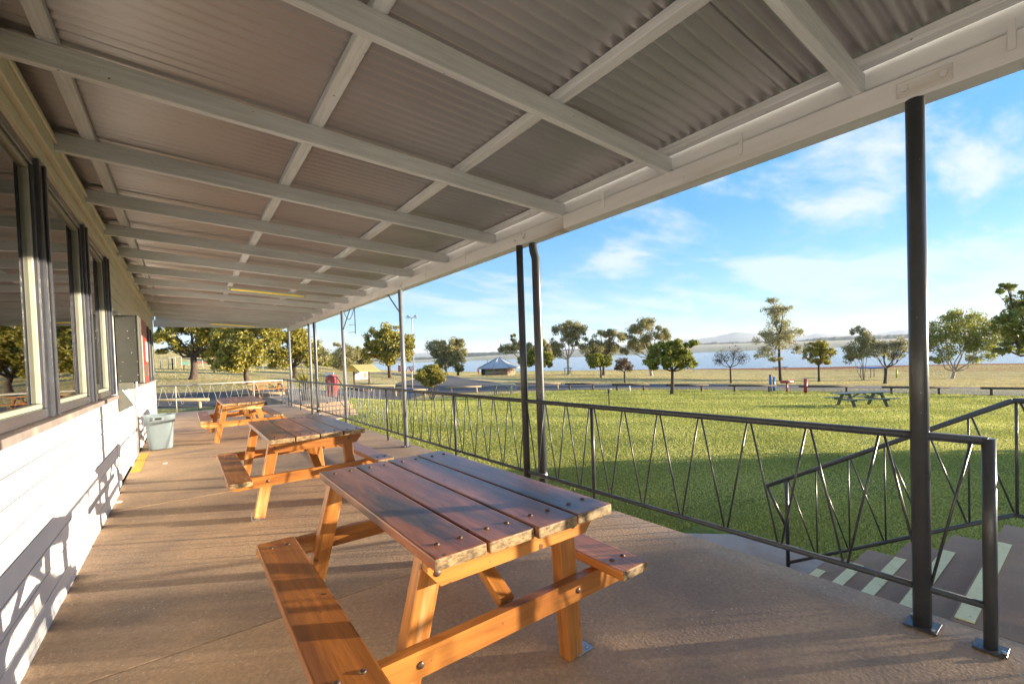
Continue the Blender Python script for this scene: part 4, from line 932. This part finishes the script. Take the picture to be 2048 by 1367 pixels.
tree('bush', 'dense rounded bush with several stems at the corner of the lawn', (864,793), [(850,752,22,14,-.1),(875,750,18,15,0),(862,740,20,11,.1),(840,752,14,11,0),(882,758,11,9,0),(862,764,20,8,-.2)], 'leaf_olive', 'bark_dark', .09, .055, 12000, .2, 'shrubs', clump=.2, seed=90, multistem=1, D=31.0, cat='bush')

# unseen shrubs added right of the frame to shade the near lawn and floor
def shade_tree(x, y, h, r, seed, label, low=.05):
    rr = np.random.default_rng(seed); z = tz(x, y); t = thing('added_shade_shrub', label, 'shrub', (x, y, z), 'unseen shrubs added for shade')
    mb = MB()
    for q in range(5): mb.path([(x, y, z-.2), (x+rr.uniform(-.3,.3)*r, y+rr.uniform(-.3,.3)*r, z+h*.4), (x+rr.uniform(-.7,.7)*r, y+rr.uniform(-.7,.7)*r, z+h*.8)], [.06,.04,.015], 6)
    mb.build('stems', 'bark_dark', t, True)
    n = 9000; d = rr.normal(0, 1, (n, 3)); d /= np.linalg.norm(d, axis=1)[:, None]; d *= rr.uniform(0, 1, (n, 1))**.4
    nz = 1 + .16*np.sin(d[:,:1]*7+seed)+.14*np.sin(d[:,1:2]*9)
    c = np.array([x, y, z+h*.5]) + d*np.array([r, r, h*.5])*nz
    np_mesh('foliage', leaf_quads(c, .11, rr), 4, 'leaf_green', (x, y, z), np.repeat(rr.uniform(0, 1, n), 4), t)
words = ['first','second','third','fourth','fifth','sixth','seventh','eighth','ninth']
SHADE_SHRUBS = [(19.0,-2.4,2.6,1.3),(19.4,-4.6,2.9,1.35),(19.2,-6.8,3.1,1.4),(19.6,-9.0,4.0,1.35),(19.5,-11.2,4.2,1.4),(20.0,-13.4,4.1,1.5)]  # places and heights of the added shade shrubs
for i, (x, y, h, r) in enumerate(SHADE_SHRUBS):
    shade_tree(x, y, h, r, 200+i, '%s unseen green shrub added to shade the near lawn and floor, counted from the lawn' % words[i])

# ------------------------------------------------------------------ grass blades
def grass():
    rr = np.random.default_rng(5)
    def visible(p):
        v = (p-CC)@CM.T; sx = PPX+FPX*v[:,0]/-v[:,2]; return (v[:,2] < -.5) & (sx > -60) & (sx < 2110)
    def patch(name, label, n, d0, d1, size, leaf, cond, seed, lean=.6, pw=1.0):
        rr = np.random.default_rng(seed)
        u = rr.uniform(0, 1, n); dep = d0*(d1/d0)**(u**pw); lat = rr.uniform(-1.05, 1.05, n)
        az = yaw + np.arctan(lat*1.16); rad = dep/np.cos(az-yaw)
        x = rad*np.sin(az); y = rad*np.cos(az); k = cond(x, y, dep); x, y, dep = x[k], y[k], dep[k]
        z = TZ(x, y); p = np.stack([x, y, z], 1)
        # clumpy: drop some
        keep = (np.sin(x*1.7+3*np.sin(y*.9))+np.sin(y*2.3+x*.6)+rr.normal(0, 1.2, len(x))) > -1.6
        p, dep = p[keep], dep[keep]
        s = size*np.maximum(1, dep/9.0)[:, None]**.72*rr.uniform(.6, 1.4, (len(p), 1)); a = rr.uniform(0, 2*pi, len(p))
        w = np.stack([np.cos(a), np.sin(a), 0*a], 1)*s*.26
        tip = p + np.stack([rr.normal(0, lean, len(p)), rr.normal(0, lean, len(p)), np.ones(len(p))], 1)*s*np.array([[1,1,.8]])
        v = np.stack([p-w, p+w, tip], 1).reshape(-1, 3)
        patchy = .5+.16*np.sin(p[:,0]*.8+2*np.sin(p[:,1]*.5))+.12*np.sin(p[:,1]*1.9+p[:,0])
        tone = np.repeat(np.clip(patchy+rr.normal(0, .2, len(p)), 0, 1), 3)
        o = np_mesh(name, v, 3, leaf, (5, 5, -.7), tone); tag(o, label, kind='stuff')
    notpath = lambda x, y: ~((x < 5.2) & (y < 3.1+np.clip((4.4-x)*.6, 0, .55))) & ~((x < 5.2) & (y > 15.2)) 
    lawn = lambda x, y, d: (x > 3.14) & notpath(x, y) & (dryness(x, y) < .5)
    patch('lawn_grass', 'short mown green grass of the lawn', 900000, 2.6, 40, .026, 'grass_blade', lawn, 3, pw=.9)
    rn = np.array(road_near); rf = np.array(road_far)
    def offroad(x, y):
        lat = x*_r[0]+y*_r[1]; dep = x*_f[0]+y*_f[1]
        ln, dn = rn@_r[:2], rn@_f[:2]; lf, df = rf@_r[:2], rf@_f[:2]
        a = np.interp(lat, ln, dn); b = np.interp(lat, lf, df); return (dep < a-.15) | (dep > b+.15)
    sidep = lambda x, y, d: ~((x*_r[0]+y*_r[1] > -24) & (x*_r[0]+y*_r[1] < 6) & (d > 36) & (d < 75) & (x*_r[0]+y*_r[1] < -24+30*(75-d)/39+8))
    patch('verge_grass', 'drier grass of the park beyond the road', 420000, 19, 130, .021, 'grass_dry', lambda x, y, d: ((dryness(x, y) >= .5)) & offroad(x, y) & sidep(x, y, d) & (TZ(x, y) > WATER+.5) & ~((x > -6) & (x < 5.3) & (y < 24.2)), 4, pw=.8)
grass()

# ------------------------------------------------------------------ log barriers
def log_rail(x0, y0, x1, y1, posts, label, mat, Dn=None, r=.075, h=.48):
    """low log rail seen from photo point 0 to 1 (top edge); posts at photo x"""
    pts = []
    for x in posts:
        yy = y0+(y1-y0)*(x-x0)/(x1-x0); b, D = HIT(x, yy+.45*FPX/ (Dn or 33))
        pts.append((x, b, D))
    b, D = pts[0][1], pts[0][2]; t = thing('log_rail', label, 'barrier', tuple(b), 'low log rails along the road')
    if len(pts) > 1: D2 = pts[-1][2]
    else: D2 = D
    def at(x):
        d = D if len(pts) == 1 else D + (D2-D)*(x-posts[0])/(posts[-1]-posts[0])
        q = PD(x, y0+(y1-y0)*(x-x0)/(x1-x0), d); g = tz(q[0], q[1]); return Vector((q[0], q[1], g+h))
    A, B = at(x0), at(x1)
    tube('log', A, B, r, mat, t, 10, r*.9)
    for x, bb, d in pts:
        q = at(x); g = tz(q.x, q.y); tube('post', (q.x, q.y, g-.1), (q.x, q.y, q.z-r*.6), r*1.0, mat, t, 8)
LR = [(200,806,418,801,(300,399),'pale log rail beyond the end railing at the far left','log_pale',21),
      (478,789,568,788,(500,560),'pale log rail beyond the veranda end behind the far table','log_pale',23),
      (697,784,741,780.5,(727,),'short dark log rail behind the braced posts','log_dark',32),
      (784,781,855,779,(791,849),'log rail behind the dense corner bush','log_pale',33),
      (891,775,963,772.5,(903,953),'pale log rail left of the weathered park table','log_pale',35),
      (1030,768.5,1121,768,(1041,1078,1115),'pale log rail passing behind the nearer downpipe','log_pale',42),
      (1130,769,1195,768.5,(1139,1186),'dark log rail left of the water tap','log_dark',40),
      (1224,770,1298,770,(1234,1287),'dark log rail right of the water tap','log_dark',38),
      (1332,771,1417,771,(1345,1403),'dark log rail behind the dark leafy tree','log_dark',36),
      (1457,771.5,1553,772,(1469,1538),'dark log rail left of the blue posts','log_dark',34),
      (1598,773,1709,773.5,(1611,1693),'dark log rail behind the red post','log_dark',32),
      (1764,774.5,1899,775.5,(1783,1878),'dark log rail behind the near veranda post','log_dark',30),
      (1962,777,2120,779,(1983,2100),'dark log rail at the right edge of the view','log_dark',29)]
for a in LR: log_rail(a[0],a[1],a[2],a[3],a[4],a[5],a[6],a[7])

# ------------------------------------------------------------------ park furniture
def park_table(px, py, lw, label, mat, rot, wd=.75, D=None, ztop=.74):
    b, D_ = HIT(px, py) if D is None else (None, D)
    if b is None: b = Vector(PD(px, py, D)); b.z = tz(b.x, b.y)
    t = thing('park_table', label, 'picnic table', tuple(b), 'picnic tables out in the park', rot)
    W = WM[t.name]
    def lb(n, p0, p1, w, h, bev=.004):
        mm, ln = frame_from(p0, p1); return mobj(n, box_mesh(ln, w, h, bev, mat), mat, t, W @ mm)
    for k in range(5): lb('tabletop_plank', (-lw/2, -wd/2+(k+.5)*wd/5, ztop-.02), (lw/2, -wd/2+(k+.5)*wd/5, ztop-.02), wd/5-.01, .04)
    for s in (-1, 1):
        lb('seat', (-lw/2, s*.70, .44), (lw/2, s*.70, .44), .25, .04)
        x = s*lw*.30
        lb('seat_bearer', (x, -.80, .38), (x, .80, .38), .045, .09); lb('top_bearer', (x, -.34, ztop-.085), (x, .34, ztop-.085), .045, .09)
        for q in (-1, 1): lb('leg', (x+.05, q*.62, 0), (x+.05, q*.22, ztop-.05), .06, .16)
        lb('brace', (x-s*.05, 0, .38), (s*.08, 0, ztop-.06), .06, .045)
    return t
park_table(1722, 812, 2.75, 'dark green picnic table alone on the sunny lawn at right', 'green_wood', -.636)
park_table(1006, 789, 1.95, 'weathered grey green picnic table near the road in the middle distance', 'pale_green_wood', -.72)
park_table(536, 812, 2.0, 'orange timber picnic table on the grass past the veranda end', 'varnish_wood', .15, D=23.5)

# tap
b, D = HIT(1218.5, 810); t = thing('water_tap', 'dark standpipe water tap with sprinkler handles on the lawn', 'tap', tuple(b))
h = (810-778)*D/FPX
tube('standpipe', b, b+Vector((0,0,h*.8)), .035, 'log_dark', t, 10)
tube('tap_body', b+Vector((0,0,h*.78)), b+Vector((0,0,h)), .055, 'bark_dark', t, 10)
ex = Vector((_r[0], _r[1], 0))
tube('spout', b+Vector((0,0,h*.8)), b-ex*.22+Vector((0,0,h*.76)), .018, 'galvanised', t, 8); tube('handle', b-ex*.12+Vector((0,0,h*.98)), b+ex*.14+Vector((0,0,h)), .014, 'galvanised', t, 8)

def pole_px(name, label, cat, x, yb, yt, r, mat, group=None, cap=None, D=None):
    b, D_ = HIT(x, yb); 
    if D: b = Vector(PD(x, yb, D)); b.z = tz(b.x, b.y); D_ = D
    h = (yb-yt)*D_/FPX; t = thing(name, label, cat, tuple(b), group)
    tube('post', b-Vector((0,0,.1)), b+Vector((0,0,h)), r, mat, t, 12)
    if cap: tube('cap', b+Vector((0,0,h+.001)), b+Vector((0,0,h+.12)), r*.9, cap, t, 12)
    return t, b, h, D_
pole_px('coloured_post', 'taller bright blue post with dark cap beside the road', 'post', 1541, 782, 752, .085, 'post_blue', 'painted posts by the road', 'log_dark')
pole_px('coloured_post', 'shorter bright blue post right of the capped one', 'post', 1548.5, 782, 753, .075, 'post_blue', 'painted posts by the road')
pole_px('coloured_post', 'plain red post right of the red T shaped stand', 'post', 1611.5, 785.5, 757, .12, 'post_red', 'painted posts by the road')
t, b, h, D = pole_px('red_stand', 'red and white T shaped pipe stand between the blue and red posts', 'play post', 1574, 783, 763, .07, 'post_red', None)
ex = Vector((_r[0], _r[1], 0))
tube('cross_pipe', b-ex*.46+Vector((0,0,h)), b+ex*.46+Vector((0,0,h)), .10, 'post_red', t, 12)
pole_px('yellow_post', 'slim yellow post standing on the dry grass near the near veranda post', 'post', 1793.5, 755, 737, .12, 'post_yellow')
pole_px('white_marker', 'small white marker peg behind the dark log rails right of the tap', 'marker', 1259.5, 783, 771, .05, 'white_plain')

# blue shelter far off
b, D = HIT(1745, 754); t = thing('shade_shelter', 'low blue roofed shelter on the dry grass by the shore', 'shelter', tuple(b))
k = D/FPX; w = 30*k; hh = (754-736)*k
for s in (-1, 1): 
    for q in (-1, 1): tube('post', b+ex*(s*w*.45)+Vector((_f[0]*q, _f[1]*q, 0)), b+ex*(s*w*.45)+Vector((_f[0]*q, _f[1]*q, hh)), .05, 'log_dark', t, 8)
bar('shelter_roof', b-ex*w*.6+Vector((0,0,hh+.1)), b+ex*w*.6+Vector((0,0,hh+.1)), 2.6, .2, 'post_blue', t, .02)
b, D = HIT(1136, 748); t = thing('shore_table', 'small bright blue topped table under the open gum tree', 'table', tuple(b)); k = D/FPX
bar('table_top', b-ex*8*k+Vector((0,0,12*k)), b+ex*8*k+Vector((0,0,12*k)), .9, .12, 'post_blue', t, .01)
for s in (-1, 1): tube('leg', b+ex*(s*6*k), b+ex*(s*6*k)+Vector((0,0,12*k)), .06, 'log_dark', t, 8)
b, D = HIT(1561, 740); t = thing('shore_bench', 'long dark low bench by the waterline behind the tall tree', 'bench', tuple(b)); k = D/FPX
bar('bench_top', b-ex*14*k+Vector((0,0,.75)), b+ex*14*k+Vector((0,0,.75)), .8, .14, 'log_dark', t, .01)
for s in (-1, 1): tube('leg', b+ex*(s*9*k), b+ex*(s*9*k)+Vector((0,0,.7)), .08, 'log_dark', t, 8)
pole_px('round_sign', 'small round blue sign on a short pole by the lake shore', 'sign', 1388, 744, 739, .06, 'post_blue')
t, b, h, D = pole_px('hydrant_sign', 'small blue box sign behind the veranda railing near the corner bush', 'sign', 820, 795, 780, .04, 'post_blue', D=30)
bar('sign_box', b-ex*.24+Vector((0,0,h+.13)), b+ex*.24+Vector((0,0,h+.13)), .12, .27, 'post_blue', t, .01)
bar('sign_mark', b-ex*.14-Vector((_f[0],_f[1],0))*.063+Vector((0,0,h+.12)), b+ex*.02-Vector((_f[0],_f[1],0))*.063+Vector((0,0,h+.12)), .004, .04, 'white_plain', t)
# give way sign
t, b, h, D = pole_px('give_way_sign', 'white triangular give way sign with red border at the road junction', 'sign', 825.5, 785, 738, .035, 'fence_grey', D=38)
def plate(name, pts2, z, off, mat, parent, b, th=.01):
    mb = MB(); f = Vector((_f[0], _f[1], 0)).normalized()
    P0 = [b+ex*u+Vector((0,0,z+v))-f*(off) for u, v in pts2]; P1 = [p+f*th for p in P0]; n = len(P0)
    mb.v = [tuple(p) for p in P0+P1]; mb.f = [tuple(range(n)), tuple(range(n, 2*n))[::-1]] + [(i, i+n, (i+1) % n+n, (i+1) % n) for i in range(n)]
    return mb.build(name, mat, parent)
plate('sign_border', [(-.26,.0),(.26,.0),(0,-.48)], h, .05, 'post_red', t, b); plate('sign_face', [(-.19,-.035),(.19,-.035),(0,-.39)], h, .062, 'poster_white', t, b)

# floodlight mast
t, b, h, D = pole_px('floodlight_mast', 'tall lighting mast with two floodlights and a ring frame near the lake', 'lamp post', 828, 745, 632, .10, 'fence_grey', D=88)
for s in (-1, 1):
    tube('cross_arm', b+Vector((0,0,h)), b+ex*(s*.75)+Vector((0,0,h+.15)), .05, 'fence_grey', t, 8)
    mb = MB(); c0 = b+ex*(s*.75)+Vector((0,0,h+.35)); mb.path([c0+ex*.4*cos(a)+Vector((0,0,.4*sin(a))) for a in [pi+pi*q/8 for q in range(9)]], .06, 6); mb.build('lamp_bracket', 'fence_grey', t)
    bar('floodlight', c0-ex*.22, c0+ex*.22, .25, .3, 'fence_grey', t, .02)

# stone hut
b, D = HIT(998, 750); k = D/FPX
hut = thing('stone_hut', 'stone walled shelter with blue grey faceted metal roof by the lake', 'shelter', tuple(b))
fwd = Vector((_f[0], _f[1], 0)).normalized()
wr, wh, rh = 34*k, 15.5*k, 21*k; cpt = b+fwd*wr*.8
ring = lambda r_, z, n=8, ph=.12: [cpt+ex*(r_*cos(2*pi*(q+.5)/n+ph))+fwd*(r_*sin(2*pi*(q+.5)/n+ph))+Vector((0,0,z)) for q in range(n)]
wl = ring(wr, -.4); wt = ring(wr, wh)
mb = MB(); mb.v = [tuple(p) for p in wl+wt]; mb.f = [(i, (i+1) % 8, (i+1) % 8+8, i+8) for i in range(8)]; mb.build('wall', 'mortar', hut)
ctr_ = cpt
rs = random.Random(3)
for q in range(8):
    p0, p1 = wl[q], wl[(q+1) % 8]; e = (p1-p0); ln = e.length; e.normalize(); nrm = Vector((e.y, -e.x, 0)); 
    if nrm.dot((p0+p1)/2-cpt) < 0: nrm = -nrm
    if nrm.dot(fwd) > .3: continue
    if nrm.dot(ex) < -.6: continue
    z = 0.0; rowh = wh/7
    for row in range(7):
        u = rs.uniform(-.2, 0)
        while u < ln-.1:
            sw = rs.uniform(.35, .75); u1 = min(u+sw, ln); a0 = p0+e*max(u, 0)+Vector((0,0,.4+row*rowh+rowh*.5)); a1 = p0+e*(u1-.05)+Vector((0,0,.4+row*rowh+rowh*.5))
            if u1-max(u,0) > .12: bar('stone', a0+nrm*.03, a1+nrm*.03, rs.uniform(.08,.16), rowh-.05, 'stone', hut, .0)
            u = u1
bar('side_panel', wl[4]+Vector((0,0,.5)), wl[4]+Vector((0,0,wh+.35)), 1.2, .1, 'green_panel', hut, .0)
eav = ring(wr*1.32, wh-.05); apx = cpt+Vector((0,0,wh+rh))
for q in range(8):
    mb = MB(); a, c_ = eav[q], eav[(q+1) % 8]; dn = Vector((0,0,-.12)); mb.v = [tuple(v) for v in (a, c_, apx, a+dn, c_+dn, apx+dn)]; mb.f = [(0,1,2), (5,4,3), (0,3,4,1), (1,4,5,2), (2,5,3,0)]; mb.build('roof_facet', 'blue_roof', hut)
    tube('ridge_cap', a+Vector((0,0,.03)), apx+Vector((0,0,.03)), .07, 'blue_roof', hut, 6)
tube('flue', cpt-ex*wr*.7+Vector((0,0,wh+.2)), cpt-ex*wr*.7+Vector((0,0,wh+rh*1.05)), .06, 'fence_grey', hut, 8)
tube('rail', b-ex*26*k-fwd*1.2+Vector((0,0,.5)), b+ex*12*k-fwd*1.2+Vector((0,0,.5)), .09, 'log_pale', hut, 8)
for s in (-24, -6, 10): tube('rail_post', b+ex*s*k-fwd*1.2, b+ex*s*k-fwd*1.2+Vector((0,0,.45)), .07, 'log_pale', hut, 8)

# people by the hut (a few pixels tall)
def person(px, yb, ht, label, mat, D):
    b = Vector(PD(px, yb, D)); b.z = tz(b.x, b.y); t = thing('person', label, 'person', tuple(b)); H = ht
    me = bpy.data.meshes.new('body')
    V = [(0,0,.53),(0,0,.68),(0,0,.80),(0,0,.845),(.10,0,.80),(.13,.02,.63),(.12,.05,.48),(-.10,0,.80),(-.13,.02,.63),(-.12,.05,.48),(.055,0,.50),(.06,.02,.27),(.065,0,.03),(-.055,0,.50),(-.06,-.02,.27),(-.065,.02,.03),(0,.0,.93)]
    E_ = [(0,1),(1,2),(2,3),(2,4),(4,5),(5,6),(2,7),(7,8),(8,9),(0,10),(10,11),(11,12),(0,13),(13,14),(14,15),(3,16)]
    rad = [.07,.065,.07,.03,.035,.025,.018,.035,.025,.018,.05,.035,.025,.05,.035,.025,.055]
    me.from_pydata([tuple(Vector(v)*H) for v in V], E_, []); me.update(); o = mobj('body', me, mat, t, Matrix.Translation(b))
    md = o.modifiers.new('skin', 'SKIN'); 
    for i, r_ in enumerate(rad): me.skin_vertices[0].data[i].radius = (r_*H, r_*H) if me.skin_vertices else None
    md2 = o.modifiers.new('sub', 'SUBSURF'); md2.levels = 1; md2.render_levels = 1
    mb = MB(); mb.path([b+Vector((0,0,.86*H)), b+Vector((0,0,.90*H)), b+Vector((0,0,.96*H)), b+Vector((0,0,1.0*H))], [.035*H,.06*H,.06*H,.02*H], 8); mb.build('head', 'skin', t, True)
def person_safe(*a):
    try: person(*a)
    except Exception as ex_: print('person failed', ex_)
def add_skin(me):
    pass

person(957, 750, 1.7, 'person in dark red clothing standing at the left end of the stone hut', 'clothing_dark', 98)
# information shelter
b, D = PD(724, 769, 36), 36
b = Vector(b); b.z = tz(b.x, b.y); k = D/FPX
_q = Matrix.Rotation(radians(38), 3, 'Z'); e2 = _q @ ex; f2 = _q @ fwd
inf = thing('information_shelter', 'open noticeboard shelter with mustard yellow pitched roof across the road', 'shelter', tuple(b))
hh = (769-732)*k; w = 15*k
for s in (-1, 1): tube('post', b+e2*(s*w), b+e2*(s*w)+Vector((0,0,hh)), .07, 'log_dark', inf, 8)
bar('noticeboard', b-e2*(w-.09)+Vector((0,0,hh-8.5*k)), b+e2*(w-.09)+Vector((0,0,hh-8.5*k)), .05, 17*k, 'poster_white', inf, .004)
bar('notice_picture', b+e2*.15+Vector((0,0,hh-9*k))-f2*.03, b+e2*(w-.2)+Vector((0,0,hh-9*k))-f2*.03, .004, 11*k, 'poster_pink' if 'poster_pink' in MATS else 'skin', inf)
r0, r1 = -22*k, 28*k
rdg = [b+e2*(-14*k)+Vector((0,0,hh+13*k))+f2*.5, b+e2*(27*k)+Vector((0,0,hh+13*k))+f2*.5]
ev = [b+e2*(-14*k)-f2*1.15+Vector((0,0,hh-.0)), b+e2*(27*k)-f2*1.15+Vector((0,0,hh))]
bk = [b+e2*(-14*k)+f2*2.15+Vector((0,0,hh)), b+e2*(27*k)+f2*2.15+Vector((0,0,hh))]
def quad_panel(name, P4, mat, parent, th=.06, n=8):
    for q in range(n):
        u0, u1 = q/n, (q+1)/n
        a, c_, d_, e_ = P4[0].lerp(P4[1], u0), P4[0].lerp(P4[1], u1-.004), P4[3].lerp(P4[2], u1-.004), P4[3].lerp(P4[2], u0); dn = Vector((0,0,-th))
        mb = MB(); mb.v = [tuple(v) for v in (a, c_, d_, e_, a+dn, c_+dn, d_+dn, e_+dn)]; mb.f = [(0,1,2,3), (7,6,5,4), (0,4,5,1), (1,5,6,2), (2,6,7,3), (3,7,4,0)]; mb.build(name, mat, parent)
quad_panel('roof_panel', [ev[0], ev[1], rdg[1], rdg[0]], 'yellow_roof', inf); quad_panel('roof_panel', [rdg[0]-Vector((0,0,.01)), rdg[1]-Vector((0,0,.01)), bk[1], bk[0]], 'yellow_roof', inf)
# fence rail in front of it
log_rail(700, 769.5, 790, 769.5, (703,742,788), 'thin pale rail in front of the information shelter', 'log_pale', 34, r=.05, h=.45)

# white sign board and red hood, planter by the far steps
t, b, h, D = pole_px('notice_sign', 'white upright sign board with blue and yellow print behind the far steps', 'sign', 660, 783, 760, .03, 'fence_grey', D=24.5); k = D/FPX
zc = h+12*k
bar('sign_board', b-ex*9*k+Vector((0,0,zc)), b+ex*9*k+Vector((0,0,zc)), .03, 34*k, 'poster_white', t, .003)
bar('blue_print', b-ex*7*k+Vector((0,0,zc+9*k))-fwd*.018, b+ex*7*k+Vector((0,0,zc+9*k))-fwd*.018, .004, 1.6*k, 'poster_ink', t)
bar('blue_print', b-ex*5*k+Vector((0,0,zc+6*k))-fwd*.018, b+ex*7*k+Vector((0,0,zc+6*k))-fwd*.018, .004, 1.4*k, 'poster_ink', t)
bar('yellow_print', b-ex*5*k+Vector((0,0,zc+2*k))-fwd*.018, b+ex*4*k+Vector((0,0,zc+2*k))-fwd*.018, .004, 2.0*k, 'tube_yellow', t)
bar('picture_print', b-ex*7*k+Vector((0,0,zc-6*k))-fwd*.018, b+ex*7*k+Vector((0,0,zc-6*k))-fwd*.018, .004, 7*k, 'slot_top', t)
b = Vector(PD(665, 784, 21.5)); b.z = tz(b.x, b.y); k = 21.5/FPX; t = thing('red_kiosk', 'rounded red plastic hood with pale front standing beside the far steps', 'hood', tuple(b))
zt = PD(665, 749, 21.5)[2]; mb = MB(); n = 12
prof = [(-9.5*k, b.z+.45), (-9.5*k, zt-.22), (-7*k, zt-.06), (-3*k, zt), (3*k, zt), (7*k, zt-.06), (9.5*k, zt-.22), (6.5*k, b.z+.25)]
n_ = len(prof); A_ = [b+ex*u-fwd*.22+Vector((0,0,z-b.z)) for u, z in prof]; B_ = [b+ex*u+fwd*.22+Vector((0,0,z-b.z)) for u, z in prof]
mb.v = [tuple(p) for p in A_+B_]; mb.f = [tuple(range(n_)), tuple(range(n_, 2*n_))[::-1]] + [(i, i+n_, (i+1) % n_+n_, (i+1) % n_) for i in range(n_)]; mb.build('hood', 'post_red', t)
bar('pale_front', b-ex*3.5*k-fwd*.235+Vector((0,0,zt-b.z-.5)), b+ex*.5*k-fwd*.235+Vector((0,0,zt-b.z-.5)), .01, .5, 'skin', t, .002)
for s in (-1, 1): tube('leg', b+ex*s*6*k, b+ex*s*6*k+Vector((0,0,.5)), .03, 'planter_black', t, 8)

b = Vector((3.98, 19.6, 0.0)); t = thing('planter', 'black pot holding a spiky yellow green agave by the far steps', 'potted plant', tuple(b))
mb = MB(); mb.path([b, b+Vector((0,0,.05)), b+Vector((0,0,.42)), b+Vector((0,0,.46))], [.18,.2,.27,.27], 16); mb.build('pot', 'planter_black', t, True)
rr = np.random.default_rng(8); vs = []; tn = []
for q in range(46):
    a = rr.uniform(0, 2*pi); el = rr.uniform(.15, 1.35); L_ = rr.uniform(.8, 1.15); d = Vector((cos(a)*cos(el), sin(a)*cos(el), sin(el))); w = Vector((-sin(a), cos(a), 0))*.04
    p0 = b+Vector((0,0,.46)); p1 = p0+d*L_*.5; p2 = p0+d*L_+Vector((0,0,-.08))
    vs += [p0-w*.6, p0+w*.6, p1+w, p1-w, p1-w, p1+w, p2+w*.08, p2-w*.08]; tn += [rr.uniform(0, 1)]*8
np_mesh('agave', np.array([tuple(v) for v in vs]), 4, 'agave_leaf', tuple(b), tn, t)

# hillside fence, tank, ramp at far left
t = thing('hill_fence', 'pale tall wire fence of thin posts across the left hillside', 'fence', tuple(PD(330, 748, 42)))
fx_ = [(322,749,716,44),(338,748,715,44),(352,748,714,45),(364,747,714,46),(406,746,716,48),(435,745,718,50),(470,744,716,52),(500,742,716,55),(526,741,720,58),(541,740,718,60)]
tops = []
for (x, yb, yt, D) in fx_:
    p = Vector(PD(x, yb, D)); p.z = tz(p.x, p.y); q = Vector(PD(x, yt, D)); tube('fence_post', p, (p.x, p.y, q.z), .035, 'fence_grey', t, 6); tops.append(Vector((p.x, p.y, q.z)))
for a, c_ in zip(tops[:-1], tops[1:]): tube('fence_wire', a, c_, .018, 'fence_grey', t, 5); tube('fence_wire', a-Vector((0,0,.75)), c_-Vector((0,0,.75)), .010, 'fence_grey', t, 5)
for (x, yb, yt, D, lab) in ((346,749,727,43,'short dark post on the hillside left of the forked tree'), (369,746.5,735,41,'stubby dark post by the forked trunk on the hillside')):
    pole_px('dark_post', lab, 'post', x, yb, yt, .06, 'log_dark', D=D)
b = Vector(PD(372, 737, 62)); b.z = tz(b.x, b.y); k = 62/FPX; t = thing('green_tank', 'pale green box shaped tank on the hillside behind the forked tree', 'tank', tuple(b))
zc = PD(372, 728, 62)[2]; bar('tank_body', (b.x-6*k, b.y, zc), (b.x+6*k, b.y, zc), 1.0, 11*k, 'tank_green', t, .03); bar('tank_base', (b.x-6*k, b.y, (zc-5.5*k+b.z)/2-.2), (b.x+6*k, b.y, (zc-5.5*k+b.z)/2-.2), .9, max(.2, zc-5.5*k-b.z+.4), 'fence_grey', t)
b = Vector(PD(408, 735, 70)); b.z = tz(b.x, b.y); k = 70/FPX; t = thing('low_retaining_wall', 'low tan wall with red top on the hillside right of the forked tree', 'wall', tuple(b))
zc = PD(408, 729, 70)[2]; bar('wall_face', (b.x-16*k, b.y, (zc+b.z)/2-.3), (b.x+16*k, b.y, (zc+b.z)/2-.3), .3, zc-b.z+.9, 'bank_sand', t); bar('coping', (b.x-12*k, b.y, zc+.35), (b.x+2*k, b.y, zc+.35), .4, .3, 'post_red', t)
# small far things
for (x, y, D, w_, h_, lab, mt_) in ((799,737,110,5,14,'narrow red playground panel by the lake left of the light mast','post_red'), (817,741,110,13,12,'red playground slide frame by the lake beside the light mast','post_red'), (640,737,110,0,0,'','')):
    if not lab: continue
    b = Vector(PD(x, y+3, D)); b.z = tz(b.x, b.y); k = D/FPX; t = thing('play_frame', lab, 'play equipment', tuple(b), 'red play equipment by the lake')
    if w_ < 8: bar('panel', b+Vector((0,0,.2)), b+Vector((0,0,h_*k)), w_*k, .12, mt_, t, .01, up=tuple(fwd)); tube('post', b, b+Vector((0,0,h_*k+.2)), .07, 'white_plain', t, 6)
    else:
        for s in (-1, 1): bar('slide_leg', b+ex*(s*w_*k*.5), b+Vector((0,0,h_*k))+ex*s*.1, .14, .14, mt_, t, .01); 
        bar('slide', b+ex*w_*k*.55, b+Vector((0,0,h_*k*.8)), .6, .1, mt_, t, .01); bar('platform', b-ex*.5+Vector((0,0,h_*k*.6)), b+ex*.5+Vector((0,0,h_*k*.6)), .8, .1, 'white_plain', t, .01)

# ------------------------------------------------------------------ air
hz = bpy.data.materials.new('haze_air'); hz.use_nodes = True; nt = hz.node_tree; nt.nodes.clear()
ho = nt.nodes.new('ShaderNodeOutputMaterial'); pv = nt.nodes.new('ShaderNodeVolumePrincipled'); pv.inputs['Color'].default_value = (.80,.88,1,1); pv.inputs['Density'].default_value = 6.5e-5; pv.inputs['Anisotropy'].default_value = 0
nt.links.new(pv.outputs[0], ho.inputs['Volume'])
hb = box_mesh(30000, 30000, 320, 0); hb.materials.append(hz)
tag(mobj('haze', hb, None, None, Matrix.Translation((0,0,140))), 'thin pale haze over the lake', kind='stuff')
